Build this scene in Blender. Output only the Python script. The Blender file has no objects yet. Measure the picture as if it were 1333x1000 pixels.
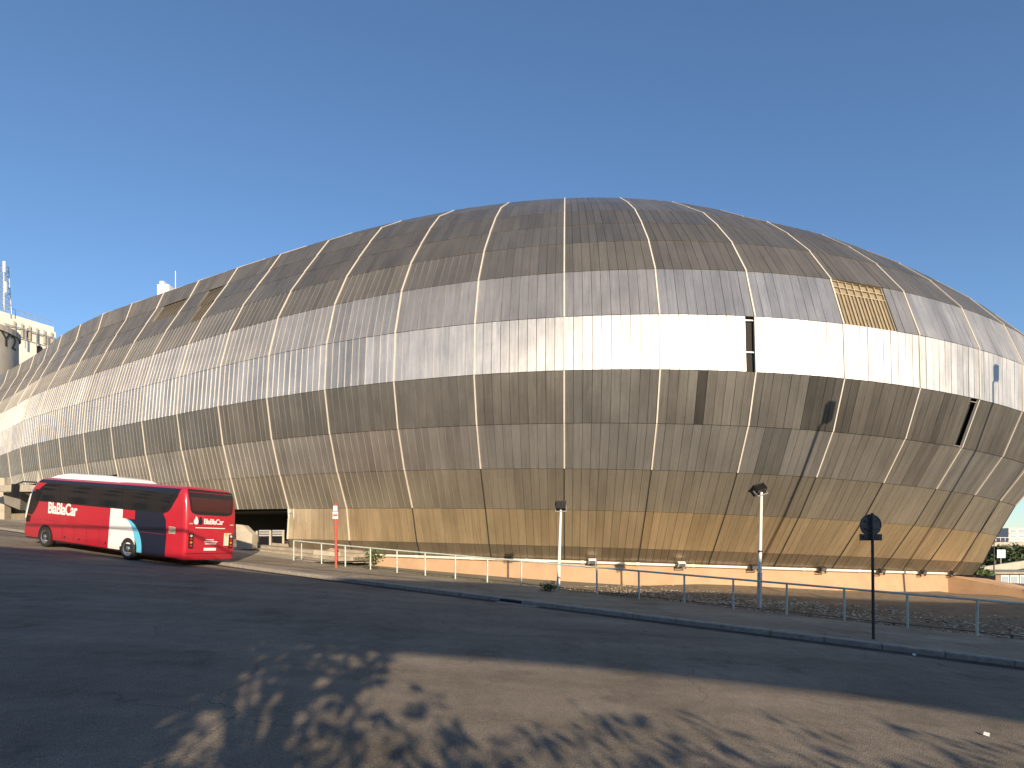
import bpy, bmesh, math, random
from mathutils import Vector, Matrix
import numpy as np
random.seed(7)
sc = bpy.context.scene
C = sc.collection

# ------------------------------------------------------------------ camera
CZ = 2.40                       # camera height; heights below are metres above z=0
FPX, HOR = 740.0, 712.0         # focal length and horizon row in photo pixels (1333 x 1000)
cam = bpy.data.objects.new('camera', bpy.data.cameras.new('camera'))
C.objects.link(cam)
cam.location = (0, 0, CZ)
cam.rotation_euler = (math.radians(90), 0, 0)
cam.data.sensor_width = 36
cam.data.lens = FPX / 1333 * 36
cam.data.shift_y = (HOR - 500) / 1333
cam.data.clip_start = 0.1
cam.data.clip_end = 5000
sc.camera = cam

# ------------------------------------------------------------------ sky and sun
LIGHT = Vector((-0.295, 1.0, -0.304)).normalized()       # direction in which sunlight travels
SUN_EL = math.asin(-LIGHT.z)
SUN_AZ = math.atan2(-LIGHT.x, -LIGHT.y)                    # clockwise from +Y
world = bpy.data.worlds.new('World'); sc.world = world
world.use_nodes = True
wn = world.node_tree
sky = wn.nodes.new('ShaderNodeTexSky')
sky.sky_type = 'NISHITA'; sky.sun_disc = False
sky.sun_elevation = SUN_EL; sky.sun_rotation = SUN_AZ
sky.altitude = 100; sky.air_density = 1.0; sky.dust_density = 0.2; sky.ozone_density = 4.0
wn.links.new(sky.outputs[0], wn.nodes['Background'].inputs[0])
wn.nodes['Background'].inputs[1].default_value = 0.122
sun = bpy.data.objects.new('sun', bpy.data.lights.new('sun', 'SUN'))
C.objects.link(sun)
sun.data.energy = 5.0; sun.data.angle = math.radians(0.53); sun.data.color = (1.0, 0.81, 0.58)
sun.rotation_euler = LIGHT.to_track_quat('-Z', 'Y').to_euler()
sun.location = (40, -120, 60)
sc.view_settings.view_transform = 'Standard'
sc.view_settings.look = 'None'
sc.view_settings.exposure = 0.58
sc.view_settings.gamma = 1.0
sc.view_settings.use_curve_mapping = False

# ------------------------------------------------------------------ helpers
class MB:
    """collects faces; build() links them as one mesh object"""
    def __init__(s): s.v = []; s.f = []; s.m = []; s.c = []; s.uv = []; s.sm = []
    def face(s, pts, m=0, col=None, uv=None, smooth=False):
        b = len(s.v); s.v += [tuple(p) for p in pts]; s.f.append(tuple(range(b, b + len(pts))))
        s.m.append(m); s.c.append(col); s.uv.append(uv); s.sm.append(smooth)
    def grid(s, rows, m=0, col=None, smooth=False, closed=False, flip=False, uvs=None):
        b = len(s.v); n = len(rows[0])
        for r in rows: s.v += [tuple(p) for p in r]
        for i in range(len(rows) - 1):
            for j in range(n if closed else n - 1):
                k = (j + 1) % n
                q = (b + i * n + j, b + i * n + k, b + (i + 1) * n + k, b + (i + 1) * n + j)
                s.f.append(q[::-1] if flip else q); s.m.append(m); s.c.append(col); s.uv.append(None); s.sm.append(smooth)
    def poly(s, pts, m=0, col=None): s.face(pts, m, col)
    def box(s, a, b, m=0, M=None, col=None):
        x0, y0, z0 = a; x1, y1, z1 = b
        p = [Vector(q) for q in ((x0,y0,z0),(x1,y0,z0),(x1,y1,z0),(x0,y1,z0),(x0,y0,z1),(x1,y0,z1),(x1,y1,z1),(x0,y1,z1))]
        if M is not None: p = [M @ q for q in p]
        bb = len(s.v); s.v += [tuple(q) for q in p]
        for q in ((0,3,2,1),(4,5,6,7),(0,1,5,4),(1,2,6,5),(2,3,7,6),(3,0,4,7)):
            s.f.append(tuple(bb + i for i in q)); s.m.append(m); s.c.append(col); s.uv.append(None); s.sm.append(False)
    def tube(s, pts, r, n=8, m=0, cap=True, smooth=True, col=None):
        pts = [Vector(p) for p in pts]
        rr = r if isinstance(r, (list, tuple)) else [r] * len(pts)
        rows = []
        ref = None
        for i, p in enumerate(pts):
            t = (pts[min(i + 1, len(pts) - 1)] - pts[max(i - 1, 0)]).normalized()
            if ref is None or abs(ref.dot(t)) > .98:
                ref = Vector((0, 0, 1)) if abs(t.z) < .9 else Vector((1, 0, 0))
            a = t.cross(ref).normalized(); b2 = t.cross(a).normalized()
            rows.append([p + (a * math.cos(q) + b2 * math.sin(q)) * rr[i] for q in [2 * math.pi * k / n for k in range(n)]])
        s.grid(rows, m, col, smooth, closed=True, flip=False)
        if cap:
            s.face(rows[0], m, col); s.face(rows[-1][::-1], m, col)
    def build(s, name, mats, parent=None, loc=None):
        me = bpy.data.meshes.new(name)
        me.from_pydata(s.v, [], s.f)
        for mt in (mats if isinstance(mats, (list, tuple)) else [mats]): me.materials.append(mt)
        me.polygons.foreach_set('material_index', s.m)
        me.polygons.foreach_set('use_smooth', s.sm)
        if any(c is not None for c in s.c):
            at = me.color_attributes.new('tint', 'FLOAT_COLOR', 'CORNER')
            buf = []
            for fc, c in zip(s.f, s.c):
                c = c or (1, 1, 1)
                buf += [c[0], c[1], c[2], 1.0] * len(fc)
            at.data.foreach_set('color', buf)
        if any(u is not None for u in s.uv):
            ul = me.uv_layers.new(name='UVMap')
            buf = []
            for fc, u in zip(s.f, s.uv):
                if u is None: buf += [0.0, 0.0] * len(fc)
                else:
                    for q in u: buf += [q[0], q[1]]
            ul.data.foreach_set('uv', buf)
        me.update()
        o = bpy.data.objects.new(name, me); C.objects.link(o)
        if parent is not None: o.parent = parent
        if loc is not None: o.location = loc
        return o

def tag(o, label=None, cat=None, group=None, kind=None):
    if label: o['label'] = label
    if cat: o['category'] = cat
    if group: o['group'] = group
    if kind: o['kind'] = kind
    return o
def thing(name, label, cat, loc=(0, 0, 0), rot=(0, 0, 0), group=None):
    o = bpy.data.objects.new(name, None); C.objects.link(o)
    o.location = loc; o.rotation_euler = rot; o.empty_display_size = .3
    return tag(o, label, cat, group)
def copy_thing(src, loc=None):
    r = src.copy(); C.objects.link(r)
    if loc is not None: r.location = loc
    for ch in src.children:
        c = ch.copy(); C.objects.link(c); c.parent = r
        for g in ch.children:
            d = g.copy(); C.objects.link(d); d.parent = c
    return r

# ---- materials
def mat(name, col=(.5, .5, .5), rough=.6, metal=0.0, noise=None, bump=None, spec=.5, vary=None, coat=0):
    """noise=(scale, amount) multiplies the colour; bump=(scale, strength)"""
    m = bpy.data.materials.new(name); m.use_nodes = True
    nt = m.node_tree; b = nt.nodes['Principled BSDF']
    b.inputs['Base Color'].default_value = (*col, 1); b.inputs['Roughness'].default_value = rough
    b.inputs['Metallic'].default_value = metal; b.inputs['Specular IOR Level'].default_value = spec
    if coat: b.inputs['Coat Weight'].default_value = coat; b.inputs['Coat Roughness'].default_value = .08
    tc = nt.nodes.new('ShaderNodeTexCoord')
    if noise:
        n = nt.nodes.new('ShaderNodeTexNoise'); n.inputs['Scale'].default_value = noise[0]; n.inputs['Detail'].default_value = 6; n.inputs['Roughness'].default_value = .65
        nt.links.new(tc.outputs['Object'], n.inputs['Vector'])
        r = nt.nodes.new('ShaderNodeMapRange'); r.inputs[1].default_value = .25; r.inputs[2].default_value = .75
        r.inputs[3].default_value = 1 - noise[1]; r.inputs[4].default_value = 1 + noise[1]
        nt.links.new(n.outputs[0], r.inputs[0])
        mx = nt.nodes.new('ShaderNodeVectorMath'); mx.operation = 'SCALE'
        mx.inputs[0].default_value = col
        nt.links.new(r.outputs[0], mx.inputs['Scale'])
        nt.links.new(mx.outputs[0], b.inputs['Base Color'])
    if bump:
        n = nt.nodes.new('ShaderNodeTexNoise'); n.inputs['Scale'].default_value = bump[0]; n.inputs['Detail'].default_value = 4
        nt.links.new(tc.outputs['Object'], n.inputs['Vector'])
        bp = nt.nodes.new('ShaderNodeBump'); bp.inputs['Strength'].default_value = bump[1]; bp.inputs['Distance'].default_value = .02
        nt.links.new(n.outputs[0], bp.inputs['Height']); nt.links.new(bp.outputs[0], b.inputs['Normal'])
    return m

ANISO_ROT = 0.0
def metal_panel_mat():
    m = bpy.data.materials.new('weathered_metal_cladding'); m.use_nodes = True
    nt = m.node_tree; N = nt.nodes; L = nt.links; b = N['Principled BSDF']
    b.inputs['Metallic'].default_value = 0.75
    at = N.new('ShaderNodeAttribute'); at.attribute_name = 'tint'
    uv = N.new('ShaderNodeUVMap'); uv.uv_map = 'UVMap'
    def noise(sx, sy, scale, detail=5, rough=.6):
        mp = N.new('ShaderNodeMapping'); mp.inputs['Scale'].default_value = (sx, sy, 1)
        L.new(uv.outputs[0], mp.inputs[0])
        n = N.new('ShaderNodeTexNoise'); n.inputs['Scale'].default_value = scale; n.inputs['Detail'].default_value = detail
        n.inputs['Roughness'].default_value = rough
        L.new(mp.outputs[0], n.inputs['Vector']); return n
    def rng(src, a, b2, lo=.25, hi=.75):
        r = N.new('ShaderNodeMapRange'); r.inputs[1].default_value = lo; r.inputs[2].default_value = hi
        r.inputs[3].default_value = a; r.inputs[4].default_value = b2
        L.new(src, r.inputs[0]); return r.outputs[0]
    streak = noise(1.0, .045, 9.0, 6, .7)          # rain streaks running down the sheets
    blotch = noise(1.0, .6, .55, 5, .62)
    fine = noise(1, .12, 40, 3)
    def mul(a, b2):
        k = N.new('ShaderNodeMath'); k.operation = 'MULTIPLY'; L.new(a, k.inputs[0]); L.new(b2, k.inputs[1]); return k.outputs[0]
    f = mul(mul(rng(streak.outputs[0], .80, 1.16), rng(blotch.outputs[0], .82, 1.14)), rng(fine.outputs[0], .93, 1.07))
    vm = N.new('ShaderNodeVectorMath'); vm.operation = 'SCALE'
    L.new(at.outputs['Color'], vm.inputs[0]); L.new(f, vm.inputs['Scale'])
    L.new(vm.outputs[0], b.inputs['Base Color'])
    L.new(mul(rng(streak.outputs[0], .92, 1.1), rng(blotch.outputs[0], .38, .46)), b.inputs['Roughness'])
    tg = N.new('ShaderNodeTangent'); tg.direction_type = 'UV_MAP'; tg.uv_map = 'UVMap'
    L.new(tg.outputs[0], b.inputs['Tangent']); b.inputs['Anisotropic'].default_value = .68; b.inputs['Anisotropic Rotation'].default_value = ANISO_ROT
    bp = N.new('ShaderNodeBump'); bp.inputs['Strength'].default_value = .22; bp.inputs['Distance'].default_value = .03
    wob = noise(1, .5, 1.6, 2)
    L.new(wob.outputs[0], bp.inputs['Height']); L.new(bp.outputs[0], b.inputs['Normal'])
    return m

def asphalt_mat(name, col, patch=.35):
    m = bpy.data.materials.new(name); m.use_nodes = True
    nt = m.node_tree; N = nt.nodes; L = nt.links; b = N['Principled BSDF']
    tc = N.new('ShaderNodeTexCoord')
    def noise(scale, detail=5, rough=.6, vec=None):
        n = N.new('ShaderNodeTexNoise'); n.inputs['Scale'].default_value = scale; n.inputs['Detail'].default_value = detail
        n.inputs['Roughness'].default_value = rough
        L.new(vec or tc.outputs['Object'], n.inputs['Vector']); return n.outputs[0]
    def rng(src, a, b2, lo=.3, hi=.7):
        r = N.new('ShaderNodeMapRange'); r.inputs[1].default_value = lo; r.inputs[2].default_value = hi
        r.inputs[3].default_value = a; r.inputs[4].default_value = b2; L.new(src, r.inputs[0]); return r.outputs[0]
    def mul(a, b2):
        k = N.new('ShaderNodeMath'); k.operation = 'MULTIPLY'; L.new(a, k.inputs[0]); L.new(b2, k.inputs[1]); return k.outputs[0]
    # along-the-road wear: stretch in road direction
    rot = N.new('ShaderNodeMapping'); rot.inputs['Rotation'].default_value = (0, 0, math.radians(28.7)); rot.inputs['Scale'].default_value = (.12, 1, 1)
    L.new(tc.outputs['Object'], rot.inputs[0])
    wear = noise(.9, 3, .5, rot.outputs[0])
    grit = noise(55, 3, .7); med = noise(3.2, 5, .6); big = noise(.35, 3)
    vor = N.new('ShaderNodeTexVoronoi'); vor.inputs['Scale'].default_value = 70; L.new(tc.outputs['Object'], vor.inputs['Vector'])
    f = mul(mul(rng(grit, .62, 1.4), rng(wear, .86, 1.16)), mul(rng(med, .9, 1.1), rng(big, 1 - patch * .5, 1 + patch * .5)))
    f = mul(f, rng(vor.outputs['Distance'], .75, 1.18, 0, .8))
    wv = N.new('ShaderNodeTexNoise'); wv.inputs['Scale'].default_value = 1.1; wv.inputs['Detail'].default_value = 5; L.new(tc.outputs['Object'], wv.inputs['Vector'])
    ad = N.new('ShaderNodeVectorMath'); ad.operation = 'ADD'; L.new(tc.outputs['Object'], ad.inputs[0]); L.new(wv.outputs['Color'], ad.inputs[1])
    cr = N.new('ShaderNodeTexVoronoi'); cr.feature = 'DISTANCE_TO_EDGE'; cr.inputs['Scale'].default_value = .23; L.new(ad.outputs[0], cr.inputs['Vector'])
    gate = rng(big, 0, 1, .45, .55)
    line_ = rng(cr.outputs['Distance'], .66, 1.0, 0, .005)
    mixg = N.new('ShaderNodeMix'); mixg.data_type = 'FLOAT'; mixg.inputs[2].default_value = 1.0
    L.new(gate, mixg.inputs[0]); L.new(line_, mixg.inputs[3])
    f = mul(f, mixg.outputs[0])
    stain = noise(.75, 6, .7); f = mul(f, rng(stain, .72, 1.06, .30, .48))
    vm = N.new('ShaderNodeVectorMath'); vm.operation = 'SCALE'; vm.inputs[0].default_value = col
    L.new(f, vm.inputs['Scale']); L.new(vm.outputs[0], b.inputs['Base Color'])
    b.inputs['Roughness'].default_value = .88; b.inputs['Specular IOR Level'].default_value = .12
    bp = N.new('ShaderNodeBump'); bp.inputs['Strength'].default_value = .55; bp.inputs['Distance'].default_value = .012
    L.new(vor.outputs['Distance'], bp.inputs['Height']); L.new(bp.outputs[0], b.inputs['Normal'])
    return m

def leaf_mat(name, col, vary=.5):
    m = mat(name, col, .55, noise=(1.4, vary))
    b = m.node_tree.nodes['Principled BSDF']
    b.inputs['Subsurface Weight'].default_value = 0
    return m

M = {}
M['metal'] = metal_panel_mat()
M['shell'] = mat('dark_lining_and_shade', (.025, .023, .02), .9)
M['batten'] = mat('cream_batten', (.55, .51, .44), .55, noise=(2.0, .12))
M['joint'] = mat('dark_joint', (.03, .027, .022), .8)
M['asphalt'] = asphalt_mat('road_asphalt', (.20, .170, .133), .3)
M['pave'] = asphalt_mat('sidewalk_asphalt', (.25, .21, .155), .4)
M['kerb'] = mat('granite_kerb', (.27, .245, .21), .8, noise=(6, .35), bump=(30, .3))
M['soil'] = mat('bare_soil', (.15, .112, .07), .95, noise=(2.5, .45), bump=(9, .8))
M['ground'] = mat('open_ground', (.13, .115, .085), .95, noise=(.2, .3))
M['salmon'] = mat('salmon_render', (.42, .275, .165), .85, noise=(1.2, .14), bump=(25, .12))
M['concrete'] = mat('concrete', (.40, .36, .29), .85, noise=(1.5, .22), bump=(15, .2))
M['dirtyconc'] = mat('stained_concrete', (.33, .285, .215), .9, noise=(2.2, .35), bump=(15, .3))
M['black'] = mat('black_plastic', (.012, .012, .013), .5)
M['rubber'] = mat('rubber', (.018, .018, .018), .75)
M['galv'] = mat('galvanised_steel', (.50, .50, .48), .45, .6, noise=(8, .15))
M['rail'] = mat('pale_green_rail_paint', (.46, .52, .46), .5, noise=(5, .25))
M['darkpaint'] = mat('dark_grey_paint', (.03, .032, .038), .5, noise=(6, .2))
M['lamphead'] = mat('lamp_housing', (.05, .045, .04), .45, .4)
M['lens'] = mat('lamp_glass', (.12, .12, .12), .1)
M['red'] = mat('red_pole_paint', (.55, .07, .045), .5, noise=(6, .2))
M['white'] = mat('white_paint', (.78, .77, .73), .5, noise=(3, .06))
M['pipe'] = mat('white_pipe', (.74, .70, .60), .5, noise=(4, .15))
M['glass'] = mat('dark_glass', (.012, .013, .016), .06, spec=.7)
M['litter'] = mat('dry_leaves', (.42, .36, .27), .8, noise=(1.2, .5))
M['grass'] = leaf_mat('weed_green', (.10, .125, .04))
M['leaf'] = leaf_mat('broad_leaf', (.07, .11, .035))
M['darkleaf'] = leaf_mat('shade_tree_leaf', (.045, .07, .022))
M['bark'] = mat('bark', (.12, .09, .065), .9, noise=(5, .4), bump=(12, .8))
M['grill'] = mat('yellow_translucent_sheet', (.27, .215, .13), .5, .1, noise=(3, .25))
M['grillframe'] = mat('bare_frame_bar', (.45, .38, .27), .55, .2)

# ------------------------------------------------------------------ lie of the land
DU = Vector((-.877, .481)); DV = Vector((.481, .877))
def uv_of(x, y): return x * DU.x + y * DU.y, x * DV.x + y * DV.y
def xy_of(u, v): return u * DU.x + v * DV.x, u * DU.y + v * DV.y
def road_z(u):
    uc = max(-34.0, min(u, 62.0))
    e = max(0.0, min(uc, 40.0) - 17.0)
    return CZ - 2.446 + .0635 * uc + .0009 * e * e + (max(0, uc - 40) * .0009 * 2 * 23 * .3)
KERB_V, WALK_V, FENCE_V = 16.6, 16.9, 20.75
def walk_z(u): return road_z(u) + .13
def px_ray(px, py): return Vector(((px - 666.5) / FPX, 1.0, (HOR - py) / FPX))
def at_depth(px, py, Y): r = px_ray(px, py); return Vector((r.x * Y, Y, CZ + r.z * Y))
def on_walk(px, py, dz=.13):
    r = px_ray(px, py); lo, hi = 2.0, 120.0
    for _ in range(60):
        m_ = (lo + hi) / 2; u, v = uv_of(r.x * m_, m_)
        if CZ + r.z * m_ > road_z(u) + dz: lo = m_
        else: hi = m_
    return Vector((r.x * lo, lo, CZ + r.z * lo))

def strip(name, v0, v1, u0, u1, zf, m, nu=80, nv=2, kind='structure'):
    b = MB(); rows = []
    for j in range(nv + 1):
        v = v0 + (v1 - v0) * j / nv; row = []
        for i in range(nu + 1):
            u = u0 + (u1 - u0) * i / nu; x, y = xy_of(u, v); row.append((x, y, zf(u, v)))
        rows.append(row)
    b.grid(rows, flip=True)
    o = b.build(name, m); return tag(o, kind=kind)

# far ground sheet, under everything
b = MB(); rows = []
gl = [-1800, -700, -300, -150, -80, -50, -30, -15, 0, 15, 30, 45, 60, 80, 110, 160, 300, 700, 1800]
for v in gl:
    row = []
    for u in gl[::-1]:
        x, y = xy_of(u, v); row.append((x, y, road_z(u) - .25))
    rows.append(row)
b.grid(rows, flip=False)
g = tag(b.build('ground', M['ground']), kind='structure')
strip('road', 1.2, KERB_V, -60, 75, lambda u, v: road_z(u) + .0, M['asphalt'], 120, 6)
strip('sidewalk', WALK_V, FENCE_V + .25, -60, 75, lambda u, v: walk_z(u), M['pave'], 120, 2)
strip('near_sidewalk', -9, 1.2, -60, 75, lambda u, v: road_z(u) + .12, M['pave'], 100, 3)
def verge_z(u, v):
    dip = .10 + .34 * max(0.0, min(1.0, (u - 6) / 6.0))
    return walk_z(u) - .05 - dip * min(1, max(0, (v - 21) / 3.2)) + .06 * math.sin(u * 1.3 + v) * (1 if v > 21.5 else 0)
strip('verge', FENCE_V + .25, 46, -60, 23.4, verge_z, M['soil'], 160, 40)
strip('forecourt', FENCE_V + .25, 70, 23.4, 75, lambda u, v: walk_z(u) + .0, M['dirtyconc'], 60, 6)

# kerb stones: each one a part of the kerb
kerb = tag(thing('kerb', 'pale worn granite kerb along the sidewalk', 'kerb'), kind='structure')
del kerb['category']; del kerb['label']
kl = 1.25
for i in range(-22, 46):
    u0 = i * kl; u1 = u0 + kl - .015; bb = MB(); j = random.uniform(-.012, .012); tz = random.uniform(-.006, .006)
    pr = [(KERB_V, -.15), (KERB_V + j * .3, .115), (KERB_V + .03, .137), (WALK_V - .002, .137)]
    rows = []
    for (v, dz) in pr:
        rows.append([(*xy_of(u, v + j), road_z(u) + dz + tz) for u in (u0, u1)])
    bb.grid(rows, flip=True)
    for k, fl in ((0, False), (1, True)):
        f = [r[k] for r in rows] + [(*xy_of((u0, u1)[k], WALK_V), road_z((u0, u1)[k]) - .15)]
        bb.face(f[::-1] if not fl else f)
    bb.build('kerb_stone', M['kerb'], kerb)
# dirt lying in the gutter
strip('gutter', KERB_V - .42, KERB_V, -60, 75, lambda u, v: road_z(u) + .004, asphalt_mat('gutter_dirt', (.07, .062, .052), .5), 120, 1)

inlet = thing('kerb_inlet', 'dark storm drain slot cut into the kerb face', 'drain')
for k, (u0, u1) in enumerate(((8.05, 9.6),)):
    mb = MB(); P = [(*xy_of(u, KERB_V - .012), road_z(u) + dz) for u, dz in ((u0, .02), (u1, .02), (u1 - .05, .10), (u0 + .05, .10))]
    P2 = [(*xy_of(u, KERB_V + .004), road_z(u) + dz) for u, dz in ((u0, .02), (u1, .02), (u1 - .05, .10), (u0 + .05, .10))]
    mb.face(P[::-1]); 
    for i in range(4): j = (i + 1) % 4; mb.face([P[i], P[j], P2[j], P2[i]])
    mb.build('slot', M['black'], inlet)
    mb = MB(); P = [(*xy_of(u, v), road_z(u) + .009) for u, v in ((u0, KERB_V - .4), (u1, KERB_V - .4), (u1, KERB_V - .03), (u0, KERB_V - .03))]; mb.face(P[::-1])
    mb.build('apron', M['kerb'], inlet)
rl = random.Random(77)
for (px, py, nm, lb) in ((534, 762, 'scrap', 'small pale scrap of paper on the shaded road below the rail'), (1190, 853, 'scrap', 'small pale scrap lying in the gutter near the round sign'), (1285, 957, 'scrap', 'small pale scrap lying in the sunlit patch of road')):
    q = on_walk(px, py, .01); mb = MB(); a_ = rl.uniform(0, 3)
    t_ = Vector((math.cos(a_), math.sin(a_), 0)) * .06; n2_ = Vector((-t_.y, t_.x, 0)) * .55
    mb.grid([[q - t_ - n2_, q - n2_ * .9 + Vector((0, 0, .035)), q + t_ - n2_ + Vector((0, 0, .012))], [q - t_ + n2_ + Vector((0, 0, .01)), q + n2_ + Vector((0, 0, .04)), q + t_ + n2_]])
    tag(mb.build(nm, M['white']), lb, 'paper scrap')
# ------------------------------------------------------------------ arena
EX = [-10.2836, 48.6992, -0.2296, -0.5487, -0.5521, -0.2135]
EY = [41.8945, -15.206, 9.7091, 1.7876, 0.0738, -0.727]
AN = [0.1611, -0.7036, -0.1398, 0.0573, 0.0792]
ZL = [-0.7649, 0.1384, 2.0578, 4.0522, 6.1705, 8.6, 11.2591, 13.7911, 15.8962, 17.6509, 19.2537, 20.8084]
KT = [-0.0327, -0.0177]
DC = [[-0.0563, 7.4914, -2.6624], [-0.0502, 6.5563, -2.2631], [1.4936, 2.5275, -0.4505], [1.2941, 1.1501, 0.1907],
      [0.5208, 0.4621, 0.0882], [0, 0, 0], [0.0873, -0.1012, -0.0855], [0.795, 0.0848, -0.0655], [1.9682, 0.61, 0.0415],
      [3.1394, 1.3542, 0.0094], [4.3997, 2.2387, 0.1083], [5.804, 3.9104, 0.3039]]
cheb = np.polynomial.chebyshev.chebval
XTRA = [(2.25, 1.70), (3.0, 1.75), (4.6, 1.95), (7.0, 2.0)]     # roof rings above the last measured ring: inset, rise
NL = 12 + len(XTRA)
def cq(s): return (s + 3) / 10 / 1.15
ribs = {}                                      # s -> (E, inward angle, s used for the profile)
for s in range(-13, 9):
    ribs[s] = (Vector((cheb(cq(s), EX), cheb(cq(s), EY))), cheb(cq(s), AN))
p = ribs[8][0].copy(); tau = math.radians(40)
for s in range(9, 23):
    tau += math.radians(13 if s < 15 else 7); p = p + Vector((math.cos(tau), math.sin(tau))) * 4.6
    ribs[s] = (p.copy(), -(tau + math.radians(5)))
p = ribs[-13][0].copy(); tau = math.radians(-38.5)
for i, s in enumerate(range(-14, -27, -1)):
    tau += math.radians(1.0 if i < 6 else -9); p = p - Vector((math.cos(tau), math.sin(tau))) * 5.2
    ribs[s] = (p.copy(), -tau)
def inset(s, l):
    lo = {0: -4, 1: -4, 2: -5, 3: -9, 4: -9}.get(l, -10)
    q = cq(max(lo, min(s, 8)))
    ll = min(l, 11)
    d = cheb(q, DC[ll])
    return d + sum(a for a, _ in XTRA[:max(0, l - 11)])
def ring_z(l): return ZL[min(l, 11)] + sum(h for _, h in XTRA[:max(0, l - 11)])
def rib_pt(s, l, out=0.0):
    """point of rib s on ring l (fractional l allowed), moved outward by out"""
    if l != int(l):
        a, b2 = int(math.floor(l)), int(math.floor(l)) + 1; f = l - a
        return rib_pt(s, a, out).lerp(rib_pt(s, b2, out), f)
    l = int(l)
    if s == int(s): E, A = ribs[int(s)]
    elif -13 <= s <= 8: E, A = Vector((cheb(cq(s), EX), cheb(cq(s), EY))), cheb(cq(s), AN)
    else: return rib_pt(int(math.floor(s)), l, out).lerp(rib_pt(int(math.floor(s)) + 1, l, out), s - math.floor(s))
    d = inset(s, l) - out
    x = E.x + d * math.sin(A); y = E.y + d * math.cos(A)
    return Vector((x, y, CZ + ring_z(l) + KT[0] * x + KT[1] * (y - 30)))

arena = thing('arena', 'huge egg shaped sports arena clad in weathered metal sheets with a bright belt', 'arena', (0, 0, 0))
S0, S1 = -16, 11                               # bays built sheet by sheet: S0..S1-1
NS = 10
STRIP_BAYS = (-1, 0, 1, 2, 3); STRIP_LEVELS = (1, 2, 3, 4, 5, 6)
def opening_bottom(bay, lev):
    """lowest ring fraction that is clad in this bay (entrances are cut out of the skirt)"""
    if bay <= -9: return 3.45
    if bay <= -5: return 2.0
    return 0
rt = random.Random(11)
TINTS = {}
def strip_tint(bay, lev, i, base):
    k = base
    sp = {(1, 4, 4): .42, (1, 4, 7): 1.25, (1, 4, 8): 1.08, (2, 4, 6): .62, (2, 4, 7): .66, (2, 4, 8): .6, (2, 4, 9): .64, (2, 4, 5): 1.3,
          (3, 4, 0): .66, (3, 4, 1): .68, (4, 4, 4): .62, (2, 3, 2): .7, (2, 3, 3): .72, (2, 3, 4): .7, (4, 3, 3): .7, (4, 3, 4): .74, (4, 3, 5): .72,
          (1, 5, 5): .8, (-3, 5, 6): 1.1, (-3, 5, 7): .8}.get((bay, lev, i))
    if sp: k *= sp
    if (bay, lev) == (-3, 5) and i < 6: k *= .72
    return k
LEVEL_BASE = {0: .30, 1: .57, 2: .44, 3: .42, 4: .22, 5: .40, 6: .48, 7: .30, 8: .265, 9: .255, 10: .26, 11: .26, 12: .26, 13: .26, 14: .26}  # tint per ring, tuned to its lit brightness; skirt also carries golden reflection
def sheet(mb, A, B, Cc, D, N, col, u0, u1, z0, z1, depth=.09, mi=0):
    """one metal sheet: front face with folded edges"""
    a2, b2, c2, d2 = [q - N * depth for q in (A, B, Cc, D)]
    uv = [(u0, z0), (u1, z0), (u1, z1), (u0, z1)]
    mb.face([A, B, Cc, D], mi, col, uv)
    for q, w in (((B, A, a2, b2), [(u1, z0), (u0, z0), (u0, z0), (u1, z0)]), ((Cc, B, b2, c2), [(u1, z1), (u1, z0), (u1, z0), (u1, z1)]),
                 ((D, Cc, c2, d2), [(u0, z1), (u1, z1), (u1, z1), (u0, z1)]), ((A, D, d2, a2), [(u0, z0), (u0, z1), (u0, z1), (u0, z0)])):
        mb.face(list(q), mi, col, w)
def missing(bay, lev):
    if (bay, lev) == (1, 5): return {9}
    if (bay, lev) == (4, 4): return {8.6, 9}
    return set()
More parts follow.
